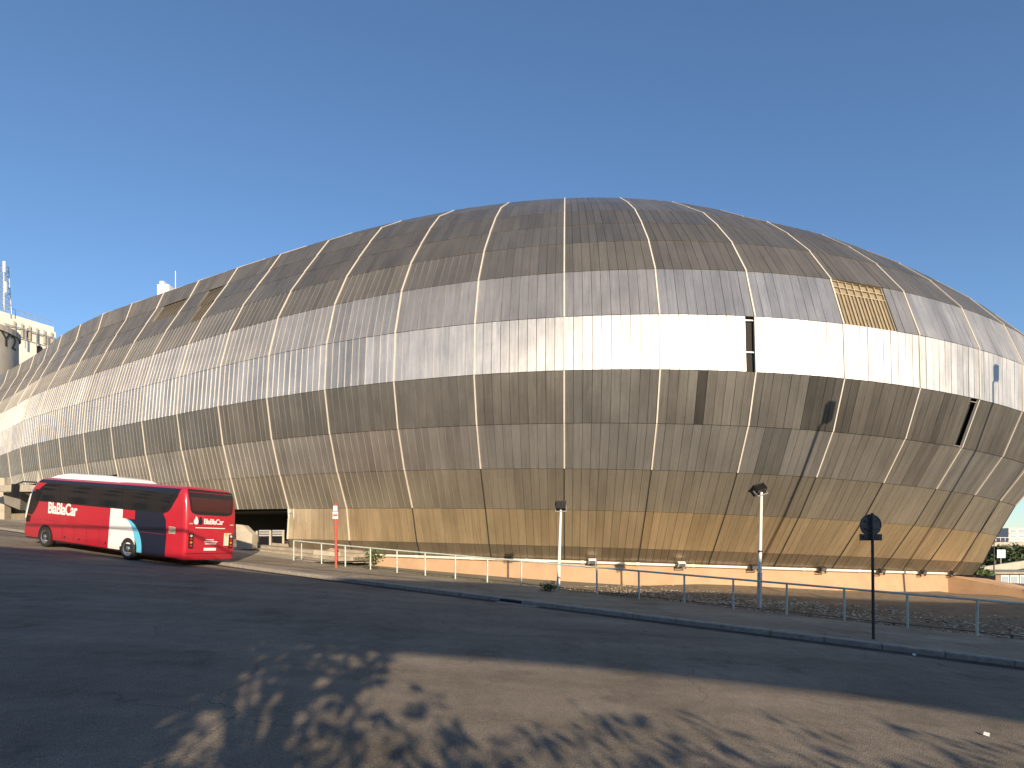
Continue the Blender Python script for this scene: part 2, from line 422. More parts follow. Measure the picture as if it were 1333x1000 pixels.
for bay in range(S0, S1):
    for lev in range(NL - 1):
        l0, l1 = float(lev), float(lev + 1)
        ob = opening_bottom(bay, lev)
        if ob >= l1: continue
        l0 = max(l0, ob)
        lap = .035
        A, B = rib_pt(bay, l0, lap), rib_pt(bay + 1, l0, lap)
        Cc, D = rib_pt(bay + 1, l1, 0.02), rib_pt(bay, l1, 0.02)
        N = (B - A).cross(D - A).normalized()
        if N.dot(Vector((0, -1, 0)) if bay < 8 else Vector((1, 0, 0))) < 0: N = -N
        N0 = N.copy()
        wid = ((B - A).length + (Cc - D).length) / 2
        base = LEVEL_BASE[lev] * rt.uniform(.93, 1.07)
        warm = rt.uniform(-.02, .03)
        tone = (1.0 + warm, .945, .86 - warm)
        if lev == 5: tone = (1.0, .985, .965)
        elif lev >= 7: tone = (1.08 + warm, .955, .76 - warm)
        elif lev == 1: tone = (1.12 + warm, .90, .58 - warm)      # golden reflection of the lit wall painted in, with ochre dust
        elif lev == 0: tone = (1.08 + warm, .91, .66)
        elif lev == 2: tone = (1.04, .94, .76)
        z0, z1 = A.z, D.z
        ubase = bay * 5.0 + rt.uniform(0, .3)
        split = bay in STRIP_BAYS and lev in STRIP_LEVELS
        dx = (B - A).normalized()
        mb = MB()
        if split:
            # carrier sheet behind the single sheets
            back = MB()
            q = [p_ - N * .16 for p_ in (A, B, Cc, D)]
            q2 = [p_ - N * .2 for p_ in (A, B, Cc, D)]
            back.face(q); back.face(q2[::-1])
            for i in range(4): back.face([q[(i + 1) % 4], q[i], q2[i], q2[(i + 1) % 4]])
            holder = back.build('cladding_bay', M['shell'], arena)
        grille = (bay, lev) == (3, 6)
        slats = {(-7, 8): range(6, 10), (-8, 9): range(2, 9), (-7, 9): range(5, 9), (-6, 7): range(0, 0), (-7, 7): range(0, 0)}.get((bay, lev), ())
        for i in range(NS):
            if i in missing(bay, lev): continue
            if grille and i < 7: continue
            if i in slats: continue
            f0, f1 = i / NS, (i + 1) / NS
            if (bay, lev) == (4, 4) and i == 8: f1 = .855
            gap = (.013 if bay < -3 or lev == 5 else .009) / wid
            f0 += gap; f1 -= gap
            jit = rt.uniform(-.006, .006)
            tl = rt.uniform(-.0025, .0025)
            def bil(f, g_):
                return rib_pt(bay + f, l0, lap).lerp(rib_pt(bay + f, l1, .02), g_)
            N = N0
            n1, n2 = N * (jit + tl), N * (jit - tl)
            t2 = rt.uniform(-.004, .004)
            P = [bil(f0, .002) + n1 + N * t2, bil(f1, .002) + n2 + N * t2, bil(f1, .994) + n2 - N * t2, bil(f0, .994) + n1 - N * t2]
            N = (P[1] - P[0]).cross(P[3] - P[0]).normalized()
            if N.dot(N0) < 0: N = -N
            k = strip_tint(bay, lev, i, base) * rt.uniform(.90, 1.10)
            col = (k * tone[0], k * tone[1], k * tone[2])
            uu = ubase + f0 * wid
            if split:
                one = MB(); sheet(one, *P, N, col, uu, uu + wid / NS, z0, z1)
                one.build('panel', M['metal'], holder)
            else:
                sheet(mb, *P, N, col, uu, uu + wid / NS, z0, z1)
        N = N0
        # a stiffer folded seam stands proud between the sheets of the flank bays
        if bay <= -2 and lev in (4, 5, 6, 7, 3, 2):
            k = base * 1.12
            for i in range(1, NS):
                if i in slats or (i - 1) in slats: continue
                f = i / NS
                q0 = rib_pt(bay + f, l0, lap); q1 = rib_pt(bay + f, l1, .02); w_ = dx * {-2: .005, -3: .008}.get(bay, .011)
                sheet(mb, q0 - w_ + N * .03, q0 + w_ + N * .03, q1 + w_ + N * .03, q1 - w_ + N * .03, N, (k, k * .96, k * .9), ubase, ubase + .1, z0, z1, .06)
        if slats:
            ch = (.20, .17, .12)
            for i in slats:
                for q in (.2, .6):
                    f0, f1 = (i + q) / NS, (i + q + .12) / NS
                    sheet(mb, *[A.lerp(B, f).lerp(D.lerp(Cc, f), g_) - N * .05 for f, g_ in ((f0, 0), (f1, 0), (f1, 1), (f0, 1))], N, ch, 0, .1, z0, z1, .05)
        if not split:
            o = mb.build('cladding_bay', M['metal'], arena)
        else: o = holder
        if grille:
            gm = MB(); f1 = .69
            def bil(f, g_, off=0.0): return A.lerp(B, f).lerp(D.lerp(Cc, f), g_) + N * off
            gm.face([bil(0, 0, -.085), bil(f1, 0, -.085), bil(f1, 1, -.085), bil(0, 1, -.085)])
            for i in range(14):                          # corrugated translucent sheet
                f = f1 * i / 14
                sheet(gm, *[bil(a_, g_, -.03) for a_, g_ in ((f, 0), (f + f1 / 28, 0), (f + f1 / 28, .72), (f, .72))], N, None, 0, 1, 0, 1, .05)
            go = gm.build('skylight', M['grill'], o)
            fm = MB()
            for i in range(8):
                f = f1 * i / 7
                sheet(fm, *[bil(a_, g_, .0) for a_, g_ in ((f - .004, 0), (f + .004, 0), (f + .004, 1), (f - .004, 1))], N, None, 0, 1, 0, 1, .08)
            for g_ in (0.005, .70, .85, .99):
                sheet(fm, bil(0, g_ - .007, -.01), bil(f1, g_ - .007, -.01), bil(f1, g_ + .007, -.01), bil(0, g_ + .007, -.01), N, None, 0, 1, 0, 1, .05)
            fm.build('skylight_bars', M['grillframe'], o)
            tag(o, label='metal bay partly opened to a yellowish barred skylight')
        if missing(bay, lev):
            tag(o, label='metal bay with one missing sheet showing a black slot')
            cm = MB()
            f0, f1 = (.9, .995) if bay == 1 else (.86, .995)
            for g_ in ((.06, .78)) if False else ((.93, .35) if bay == 1 else (.93, .02)):
                q = [A.lerp(B, f).lerp(D.lerp(Cc, f), h_) - N * .05 for f, h_ in ((f0, g_), (f1, g_), (f1, g_ + .015), (f0, g_ + .015))]
                sheet(cm, *q, N, None, 0, 1, 0, 1, .03)
            cm.build('slot_bracket', M['galv'], o)

# cream battens over the ribs; plain dark joints low down on the skirt
for s in range(S0, S1 + 1):
    lowcut = {True: 3.0, False: 2.0}[s >= -1]
    if s <= -9: lowcut = 3.45
    if -4 <= s <= -2: lowcut = 1.0 if s < -2 else 2.0
    segs = []
    for lo, hi, mt, w, nm in ((lowcut, NL - 1, 'batten', .034, 'batten'), (0.0, lowcut, 'joint', .026, 'joint_strip')):
        if s <= -5 and nm == 'joint_strip': continue
        if hi <= lo: continue
        mb = MB(); ls = sorted({lo, hi} | {float(k) for k in range(NL) if lo < k < hi})
        n2 = ribs[s + 1][0] - ribs[s - 1][0]; t = Vector((n2.x, n2.y, 0)).normalized()
        for a, b2 in zip(ls[:-1], ls[1:]):
            P0, P1 = rib_pt(s, a, .085), rib_pt(s, b2, .06)
            N = t.cross(P1 - P0).normalized()
            sheet(mb, P0 - t * w, P0 + t * w, P1 + t * w, P1 - t * w, N, None, 0, .1, P0.z, P1.z, .14)
        mb.build(nm, M[mt], arena)

# dark lining behind the sheets and the plain far side of the shell
mb = MB()
def bay_range(a, b2, out, lev_lo): 
    for bay in range(a, b2):
        for lev in range(NL - 1):
            l0 = max(float(lev), lev_lo(bay))
            if l0 >= lev + 1: continue
            mb.face([rib_pt(bay, l0, out), rib_pt(bay + 1, l0, out), rib_pt(bay + 1, lev + 1, out), rib_pt(bay, lev + 1, out)])
bay_range(S0, S1, -.32, lambda b_: opening_bottom(b_, 0))
mb.build('inner_lining', M['shell'], arena)
mb = MB()
for rng_ in (range(-26, S0), range(S1, 22)):
    for bay in rng_:
        for lev in range(NL - 1):
            k = LEVEL_BASE[lev]
            A, B, Cc, D = rib_pt(bay, lev, 0), rib_pt(bay + 1, lev, 0), rib_pt(bay + 1, lev + 1, 0), rib_pt(bay, lev + 1, 0)
            mb.face([A, B, Cc, D], 0, (k, k * .95, k * .88), [(bay * 5, A.z), (bay * 5 + 5, A.z), (bay * 5 + 5, D.z), (bay * 5, D.z)])
# closing wall at the back and roof cap
sL, sR = -26, 22
nb = 10
for lev in range(NL - 1):
    for i in range(nb):
        def bk(l, f):
            a, c_ = rib_pt(sL, l), rib_pt(sR, l); q = a.lerp(c_, f)
            ins = inset(0, l); w = math.sin(math.pi * f)
            return q + Vector((.25, 1, 0)).normalized() * (16 - ins * .5) * w
        k = LEVEL_BASE[lev]
        mb.face([bk(lev, (i + 1) / nb), bk(lev, i / nb), bk(lev + 1, i / nb), bk(lev + 1, (i + 1) / nb)][::-1], 0, (k, k * .95, k * .88), [(0, 0), (5, 0), (5, 2), (0, 2)])
tl = NL - 1
loop = [rib_pt(s, tl) for s in range(-26, 23)] + [bk(tl, 1 - i / nb) for i in range(1, nb)]
cen = sum(loop, Vector()) / len(loop); cen.z = max(q.z for q in loop) + 1.6
for i in range(len(loop)):
    mb.face([loop[i], loop[(i + 1) % len(loop)], cen], 0, (.39, .37, .34), [(0, 0), (5, 0), (2.5, 30)])
mb.build('far_side_cladding', M['metal'], arena)

# ------------------------------------------------------------------ plinth, pipe and lights at the arena's foot
def foot(sf, out=0.0, dz=0.0):
    a = int(math.floor(sf)); f = sf - a
    q = rib_pt(a, 0, out).lerp(rib_pt(a + 1, 0, out), f); q.z += dz; return q
def foot_at_px(px, out=.2, dz=0.0):
    lo, hi = -5.0, 8.0
    for _ in range(50):
        m_ = (lo + hi) / 2; q = foot(m_, out)
        if 666.5 + FPX * q.x / q.y < px: lo = m_
        else: hi = m_
    return foot(lo, out, dz)
line = [foot(-4.0 + .4 * i, .22, -.03) for i in range(28)]
e = line[-1]
line += [e.lerp(at_depth(1340, 769, 34.5), f) for f in (.33, .66, 1.0)] + [at_depth(1500, 792, 31)]
mb = MB(); outer = []; inner = []
for i, q in enumerate(line):
    t = line[min(i + 1, len(line) - 1)] - line[max(i - 1, 0)]; t.z = 0; t.normalize(); n = Vector((t.y, -t.x, 0))
    u, v = uv_of(q.x, q.y); gz = walk_z(u) - .6
    outer.append([Vector((q.x, q.y, gz)) + n * .16, Vector((q.x, q.y, q.z - .02)) + n * .04, Vector((q.x, q.y, q.z)) + n * .0, Vector((q.x, q.y, q.z)) - n * 2.5])
mb.grid([[r[k] for r in outer] for k in range(4)], flip=False)
pl = tag(mb.build('plinth_wall', M['salmon']), 'long low salmon rendered plinth wall under the metal arena', 'wall')
pipe = thing('pipe_run', 'long white pipe lying along the top of the salmon wall', 'pipe')
pq = [foot_at_px(x, .30, .07) for x in range(470, 1246, 12)]
k = 6
for i in range(0, len(pq) - 1, k):
    seg = pq[i:i + k + 1]
    mb = MB(); mb.tube(seg, .075, 8); mb.build('pipe_length', M['pipe'], pipe)
    mb = MB(); d = (seg[-1] - seg[-2]).normalized(); mb.tube([seg[-1] - d * .09, seg[-1] + d * .09], .095, 10); mb.build('coupling', M['pipe'], pipe)
def spotlight(px, white, label):
    q = foot_at_px(px, .55, .05); q2 = foot_at_px(px + 2, .55, .05); t = (q2 - q); t.z = 0; t.normalize(); n = Vector((t.y, -t.x, 0))
    R = Matrix((t, n, Vector((0, 0, 1)))).transposed().to_4x4()
    o = thing('wall_spotlight', label, 'spotlight', q, R.to_euler(), 'spotlights along the plinth')
    T = Matrix.Rotation(math.radians(25), 4, 'X')
    mb = MB(); mb.box((-.24, -.1, -.02), (.16, .14, .2), 0, T); mb.build('housing', M['white'] if white else M['lamphead'], o)
    mb = MB(); mb.box((-.21, -.125, .0), (.13, -.1, .18), 0, T); mb.build('glass', M['lens'], o)
    mb = MB(); mb.box((-.3, -.03, -.16), (-.26, .05, .14)); mb.box((.18, -.03, -.16), (.22, .05, .14)); mb.box((-.3, -.03, -.18), (.22, .05, -.15)); mb.build('bracket', M['lamphead'], o)
for px, w, lb in ((772, 1, 'white box spotlight beside the pipe, near the tapered lamp post'), (888, 1, 'white box spotlight on the pipe between two rail posts'),
                  (982, 0, 'dark spotlight on the plinth behind the grey lamp post'), (1071, 0, 'dark spotlight on the plinth between lamp post and round sign'),
                  (1148, 0, 'dark spotlight on the plinth just past the round sign'), (1202, 0, 'dark spotlight on the plinth, second past the round sign'),
                  (1240, 0, 'dark spotlight on the plinth at the pipe end by the bush')):
    spotlight(px, w, lb)

# ------------------------------------------------------------------ entrances under the shell
def quad(name, pts, m, parent=None, thick=.15):
    pts = [Vector(q) for q in pts]; n = (pts[1] - pts[0]).cross(pts[2] - pts[0]).normalized() * thick
    mb = MB(); q2 = [q - n for q in pts]; mb.face(pts); mb.face(q2[::-1])
    for i in range(len(pts)):
        j = (i + 1) % len(pts); mb.face([pts[j], pts[i], q2[i], q2[j]])
    return mb.build(name, m, parent)
ent = thing('stage_entrance', 'dark entrance hall behind stone pier and glazed doors under the arena', 'entrance')
def inside(s, l, d, z=None):
    q = rib_pt(s, l, -d)
    if z is not None: q.z = z
    return q
zf = CZ + .02
def eb(px, py, Y): return at_depth(px, py, Y)
backY = 43.0
quad('rear_wall', [(-27, backY, zf - 2.5), (-11, backY, zf - 2.5), (-11, backY, zf + 9), (-27, backY, zf + 9)], M['shell'], ent)  # near-black walls hold the shade of the deep hall in their colour
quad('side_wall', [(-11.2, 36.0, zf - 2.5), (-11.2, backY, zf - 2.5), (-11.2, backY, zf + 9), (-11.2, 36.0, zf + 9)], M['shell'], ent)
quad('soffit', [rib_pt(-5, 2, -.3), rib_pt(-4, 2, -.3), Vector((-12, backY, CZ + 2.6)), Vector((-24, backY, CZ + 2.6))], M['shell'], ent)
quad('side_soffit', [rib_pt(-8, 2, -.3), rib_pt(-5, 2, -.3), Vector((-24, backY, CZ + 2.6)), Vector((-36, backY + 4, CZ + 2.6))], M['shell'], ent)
fy = 37.5
for i, px in enumerate((334.5, 352, 369)):
    q = eb(px, 711, fy); mb = MB(); mb.box((q.x - .06, fy - .06, q.z - .3), (q.x + .06, fy + .06, q.z + 1.0)); mb.build('door_post', M['concrete'], ent)
q0, q1 = eb(336, 698, fy), eb(371, 689, fy)
for i in range(2):
    x0 = q0.x + (q1.x - q0.x) * i / 2 + .04; x1 = q0.x + (q1.x - q0.x) * (i + 1) / 2 - .04
    for k in range(3):
        z0 = q0.z + k * .15; mb = MB(); mb.box((x0, fy + .02, z0), (x1, fy + .06, z0 + .10)); mb.build('louvre', M['galv'], ent)
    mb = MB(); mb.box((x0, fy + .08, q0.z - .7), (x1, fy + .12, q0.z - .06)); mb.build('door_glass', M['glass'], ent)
mb = MB(); qa = eb(334, 713, fy - .3); mb.box((qa.x - 1, fy - .4, qa.z - .7), (qa.x + 2.6, fy + 1.5, qa.z)); mb.build('threshold', M['dirtyconc'], ent)
py_ = 34.3                      # pier with a sloped head
pp = [eb(x, y, py_) for x, y in ((308, 714), (328, 714), (328.5, 696), (316.5, 684), (307, 682.5))]
quad('pier', pp, M['concrete'], ent, .7)
# slanted jamb frame along the first clad rib
for k, off in enumerate((0.0, .42)):
    A_, B_ = rib_pt(-4, 0, .1), rib_pt(-4, 2, .1)
    t = (rib_pt(-3, 1) - rib_pt(-4, 1)).normalized() * off
    mb = MB(); mb.tube([A_ + t, B_ + t], .05, 6); mb.build('jamb_post', M['galv'], ent)
for f in (.3, .62, .9):
    q = rib_pt(-4, 0, .1).lerp(rib_pt(-4, 2, .1), f); t = (rib_pt(-3, 1) - rib_pt(-4, 1)).normalized() * .42
    mb = MB(); mb.tube([q, q + t], .03, 6); mb.build('jamb_rung', M['galv'], ent)
# steps
st = thing('stone_steps', 'worn pale stone steps leading up to the dark arena entrance', 'steps')
for k in range(3):
    mb = MB(); v0 = 23.0 + k * 1.15; u0, u1 = 23.6, 34
    z = walk_z(26) + .16 * (k + 1)
    P = [(*xy_of(u, v), z + .0635 * (u - 26)) for u, v in ((u0, v0), (u1, v0), (u1, 34), (u0, 34))]
    Q = [(x, y, zz - .3 - .2 * k) for x, y, zz in P]
    mb.face(P[::-1]); 
    for i in range(4):
        j = (i + 1) % 4; mb.face([P[i], P[j], Q[j], Q[i]])
    mb.build('step', M['dirtyconc'], st)
mb = MB()
q0, q1, q2 = on_walk(398, 731), on_walk(432, 735), None
n_ = Vector((DV.x, DV.y, 0))
for a_, b_ in ((on_walk(384, 726) + n_ * 1.3, on_walk(410, 729) + n_ * 1.5),):
    d_ = b_ - a_; w_ = n_ * .35
    P = [a_, b_, b_ + w_, a_ + w_]; h_ = Vector((0, 0, .42))
    mb.face([p_ + h_ for p_ in P]); 
    for i in range(4): j = (i + 1) % 4; mb.face([P[i] - h_, P[j] - h_, P[j] + h_, P[i] + h_])
tag(mb.build('low_block', M['concrete']), 'short pale stone block beside the entrance steps, behind the rail', 'block')
# western undercroft, seen over and in front of the coach
uc = thing('undercroft', 'shadowed concrete undercroft below the arena skirt behind the coach', 'undercroft')
wl = [rib_pt(s, 3, -4.2) for s in range(-18, -7)]
mb = MB()
for a_, b_ in zip(wl[:-1], wl[1:]):
    mb.face([Vector((a_.x, a_.y, a_.z - 8)), Vector((b_.x, b_.y, b_.z - 8)), b_ + Vector((0, 0, 3)), a_ + Vector((0, 0, 3))])
mb.build('rear_wall', M['dirtyconc'], uc)
mb = MB()
for s in range(-18, -9):
    a_, b_ = rib_pt(s, 3.45, -.1), rib_pt(s + 1, 3.45, -.1)
    mb.face([a_, b_, wl[min(s + 19, 10)] + Vector((0, 0, 1.0)), wl[s + 18] + Vector((0, 0, 1.0))])
mb.build('soffit', M['shell'], uc)
for px, Y in ((4, 60.5), (60, 54)):
    mb = MB(); q = at_depth(px, 690, Y); mb.box((q.x - .5, Y - .4, q.z - 2), (q.x + .5, Y + .4, q.z + 5.5)); mb.build('pillar', M['concrete'], uc)
q0, q1 = at_depth(-25, 640, 57), at_depth(40, 640, 52)
d_ = (q1 - q0).normalized(); nn = Vector((-d_.y, d_.x, 0)).normalized() * .5; up_ = Vector((0, 0, .62))
mb = MB(); P = [q0, q1, q1 + nn, q0 + nn]; mb.face(P[::-1]); mb.face([p_ + up_ for p_ in P])
for i in range(4): j = (i + 1) % 4; mb.face([P[i], P[j], P[j] + up_, P[i] + up_])
mb.build('beam', M['concrete'], uc)
P = [at_depth(4, 641, 56), at_depth(27, 641, 56), at_depth(26, 664, 56), at_depth(6, 656, 56)]
quad('duct', P[::-1], mat('grey_duct', (.16, .15, .13), .7, noise=(1, .2)), uc, 1.5)

# ------------------------------------------------------------------ street rail
fx = [418.7 + 0] ; posts = []
def fence_px(n): return (418.707 + 18.6351 * n) / (1 - .0272678 * n)
rail = thing('pedestrian_rail', 'long thin pale green steel pedestrian rail along the sidewalk edge', 'railing')
tops = []; botz = []
for n in list(range(-1, 22)):
    nn_ = n if n >= 0 else -1.25
    r = px_ray(fence_px(nn_), 700)
    Y = FENCE_V / (r.x * DV.x + DV.y)
    x = r.x * Y; u, v = uv_of(x, Y); z = walk_z(u)
    lean = random.uniform(-.012, .012)
    tops.append(Vector((x + lean, Y, z + 1.04))); botz.append(Vector((x, Y, z)))
    mb = MB(); mb.tube([(x, Y, z - .05), (x + lean, Y, z + 1.03)], .036, 8); mb.build('post', M['rail'], rail)
q = botz[0] + Vector((.42, -.02, 0)); mb = MB(); mb.tube([q, q + Vector((0, 0, 1.02))], .026, 8); mb.build('post', M['rail'], rail)
mb = MB(); mb.tube(tops, .034, 8); mb.build('top_rail', M['rail'], rail)
mb = MB(); mb.tube([t + Vector((0, 0, -.92)) for t in tops], .012, 6); mb.build('bottom_rail', M['darkpaint'], rail)

# ------------------------------------------------------------------ lamp posts, sign, red post
def tilt_to(base, px_top, py_top):
    r = px_ray(px_top, py_top); Y = base.y
    return Vector((r.x * Y, Y, CZ + r.z * Y))
def head_box(o, top, w, h, d, yaw, pitch, roll=0):
    T = Matrix.Translation(top) @ Matrix.Rotation(yaw, 4, 'Z') @ Matrix.Rotation(roll, 4, 'Y') @ Matrix.Rotation(pitch, 4, 'X')
    mb = MB(); mb.box((-w / 2, -d / 2, 0), (w / 2, d / 2, h * .85), 0, T)
    for i in range(7):
        x = -w / 2 + w * (i + .3) / 7; mb.box((x, -d / 2 - .05, .03), (x + .02, -d / 2, h * .8), 0, T)
    mb.box((-w * .55, -d * .6, h * .85), (w * .55, d * .6, h), 0, T)
    mb.build('floodlight_head', M['lamphead'], o)
    mb = MB(); mb.box((-w * .44, d / 2, h * .08), (w * .44, d / 2 + .015, h * .76), 0, T); mb.build('lens', M['lens'], o)
    mb = MB(); mb.box((-w * .56, -.03, -.1), (-w * .52, .03, h * .5), 0, T); mb.box((w * .52, -.03, -.1), (w * .56, .03, h * .5), 0, T); mb.box((-w * .56, -.03, -.12), (w * .56, .03, -.09), 0, T); mb.build('yoke', M['galv'], o)
b1 = at_depth(726.5, 771, 24.2); t1 = tilt_to(b1, 730, 664)
o = thing('lamp_post', 'slim tapered white floodlight post rising straight from the pale green rail', 'lamp post', (0, 0, 0), group='floodlight posts')
mb = MB(); mb.tube([b1 - Vector((0, 0, .1)), b1.lerp(t1, .3), t1], [.085, .07, .045], 12); mb.build('pole', M['white'], o)
mb = MB(); mb.tube([b1, b1 + Vector((0, 0, .35))], .13, 12); mb.build('base_sleeve', M['galv'], o)
head_box(o, t1 + Vector((0, 0, .02)), .42, .34, .28, 0, math.radians(-28))
b2 = at_depth(988, 797, 20.8); t2 = tilt_to(b2, 991, 641)
o = thing('lamp_post', 'taller floodlight post with grey lower half and tilted head behind the rail', 'lamp post', (0, 0, 0), group='floodlight posts')
mb = MB(); mb.tube([b2.lerp(t2, .30), b2.lerp(t2, .6), t2], [.062, .058, .052], 12); mb.build('pole', M['white'], o)
mb = MB(); mb.tube([b2 - Vector((0, 0, .1)), b2.lerp(t2, .33)], .085, 12); mb.build('base_sleeve', M['galv'], o)
mb = MB(); mb.tube([b2.lerp(t2, .50), b2.lerp(t2, .515)], .085, 12); mb.build('band', M['darkpaint'], o)
mb = MB(); mb.tube([b2 - Vector((0, 0, .1)), b2 + Vector((0, 0, .03))], .42, 14); mb.build('footing', M['concrete'], o)
head_box(o, t2 + Vector((-.02, 0, -.02)), .46, .30, .32, math.radians(22), math.radians(-35), math.radians(-14))
bs = on_walk(1137, 832); ts = tilt_to(bs, 1135.4, 668)
o = thing('road_sign', 'round road sign with plate below seen from behind on a black pole', 'sign')
mb = MB(); mb.tube([bs - Vector((0, 0, .1)), ts], .036, 10); mb.build('pole', M['darkpaint'], o)
sc_ = bs.y / FPX
cs = bs.lerp(ts, (832 - 683.5) / (832 - 668)); cs.y += .07
mb = MB(); mb.tube([cs, cs + Vector((0, .02, 0))], 13.4 * sc_, 32, smooth=False); mb.build('sign_disc', mat('sign_back_grey', (.07, .075, .09), .45, .3, noise=(4, .2)), o)
mb = MB()
for k in range(32):
    pass
ring = [cs + Vector((math.cos(a_) * 13.6 * sc_, 0, math.sin(a_) * 13.6 * sc_)) for a_ in [2 * math.pi * k / 32 for k in range(33)]]
mb.tube(ring, .014, 6, cap=False); mb.build('disc_rim', M['darkpaint'], o)
cp = bs.lerp(ts, (832 - 699.5) / (832 - 668)); cp.y += .06
mb = MB(); w_, h_ = 14.5 * sc_, 4.2 * sc_; mb.box((cp.x - w_, cp.y, cp.z - h_), (cp.x + w_, cp.y + .02, cp.z + h_)); mb.build('sign_plate', M['darkpaint'], o)
for z_, w2 in ((cs.z + .1, .16), (cs.z - .1, .16), (cp.z, .2)):
    mb = MB(); mb.box((cs.x - w2, cs.y - .045, z_ - .018), (cs.x + w2, cs.y - .004, z_ + .018)); mb.build('clamp', M['darkpaint'], o)
br = on_walk(437.5, 739); tr = tilt_to(br, 437, 656)
o = thing('stop_post', 'thin bright red stop post with white labels beside the rail', 'post')
mb = MB(); mb.tube([br - Vector((0, 0, .1)), tr], .055, 10); mb.build('pole', M['red'], o)
sc_ = br.y / FPX
for py, hh, ww in ((662, 3.2, 2.6), (671, 4.6, 3.4)):
    q = br.lerp(tr, (739 - py) / (739 - 656)); mb = MB(); mb.box((q.x - ww * sc_, q.y - .07, q.z - hh * sc_), (q.x + ww * sc_, q.y - .056, q.z + hh * sc_)); mb.build('label_plate', M['white'] if py < 665 else M['white'], o)
q = br.lerp(tr, (739 - 671) / 83); mb = MB(); mb.box((q.x - 3.0 * sc_, q.y - .075, q.z - 1.3 * sc_), (q.x + 3.0 * sc_, q.y - .0705, q.z + 1.3 * sc_)); mb.build('label_band', M['red'], o)
for z_ in (.45, .9): 
    mb = MB(); mb.tube([br + Vector((-.14, 0, z_)), br + Vector((.14, 0, z_))], .02, 6); mb.build('peg', M['red'], o)

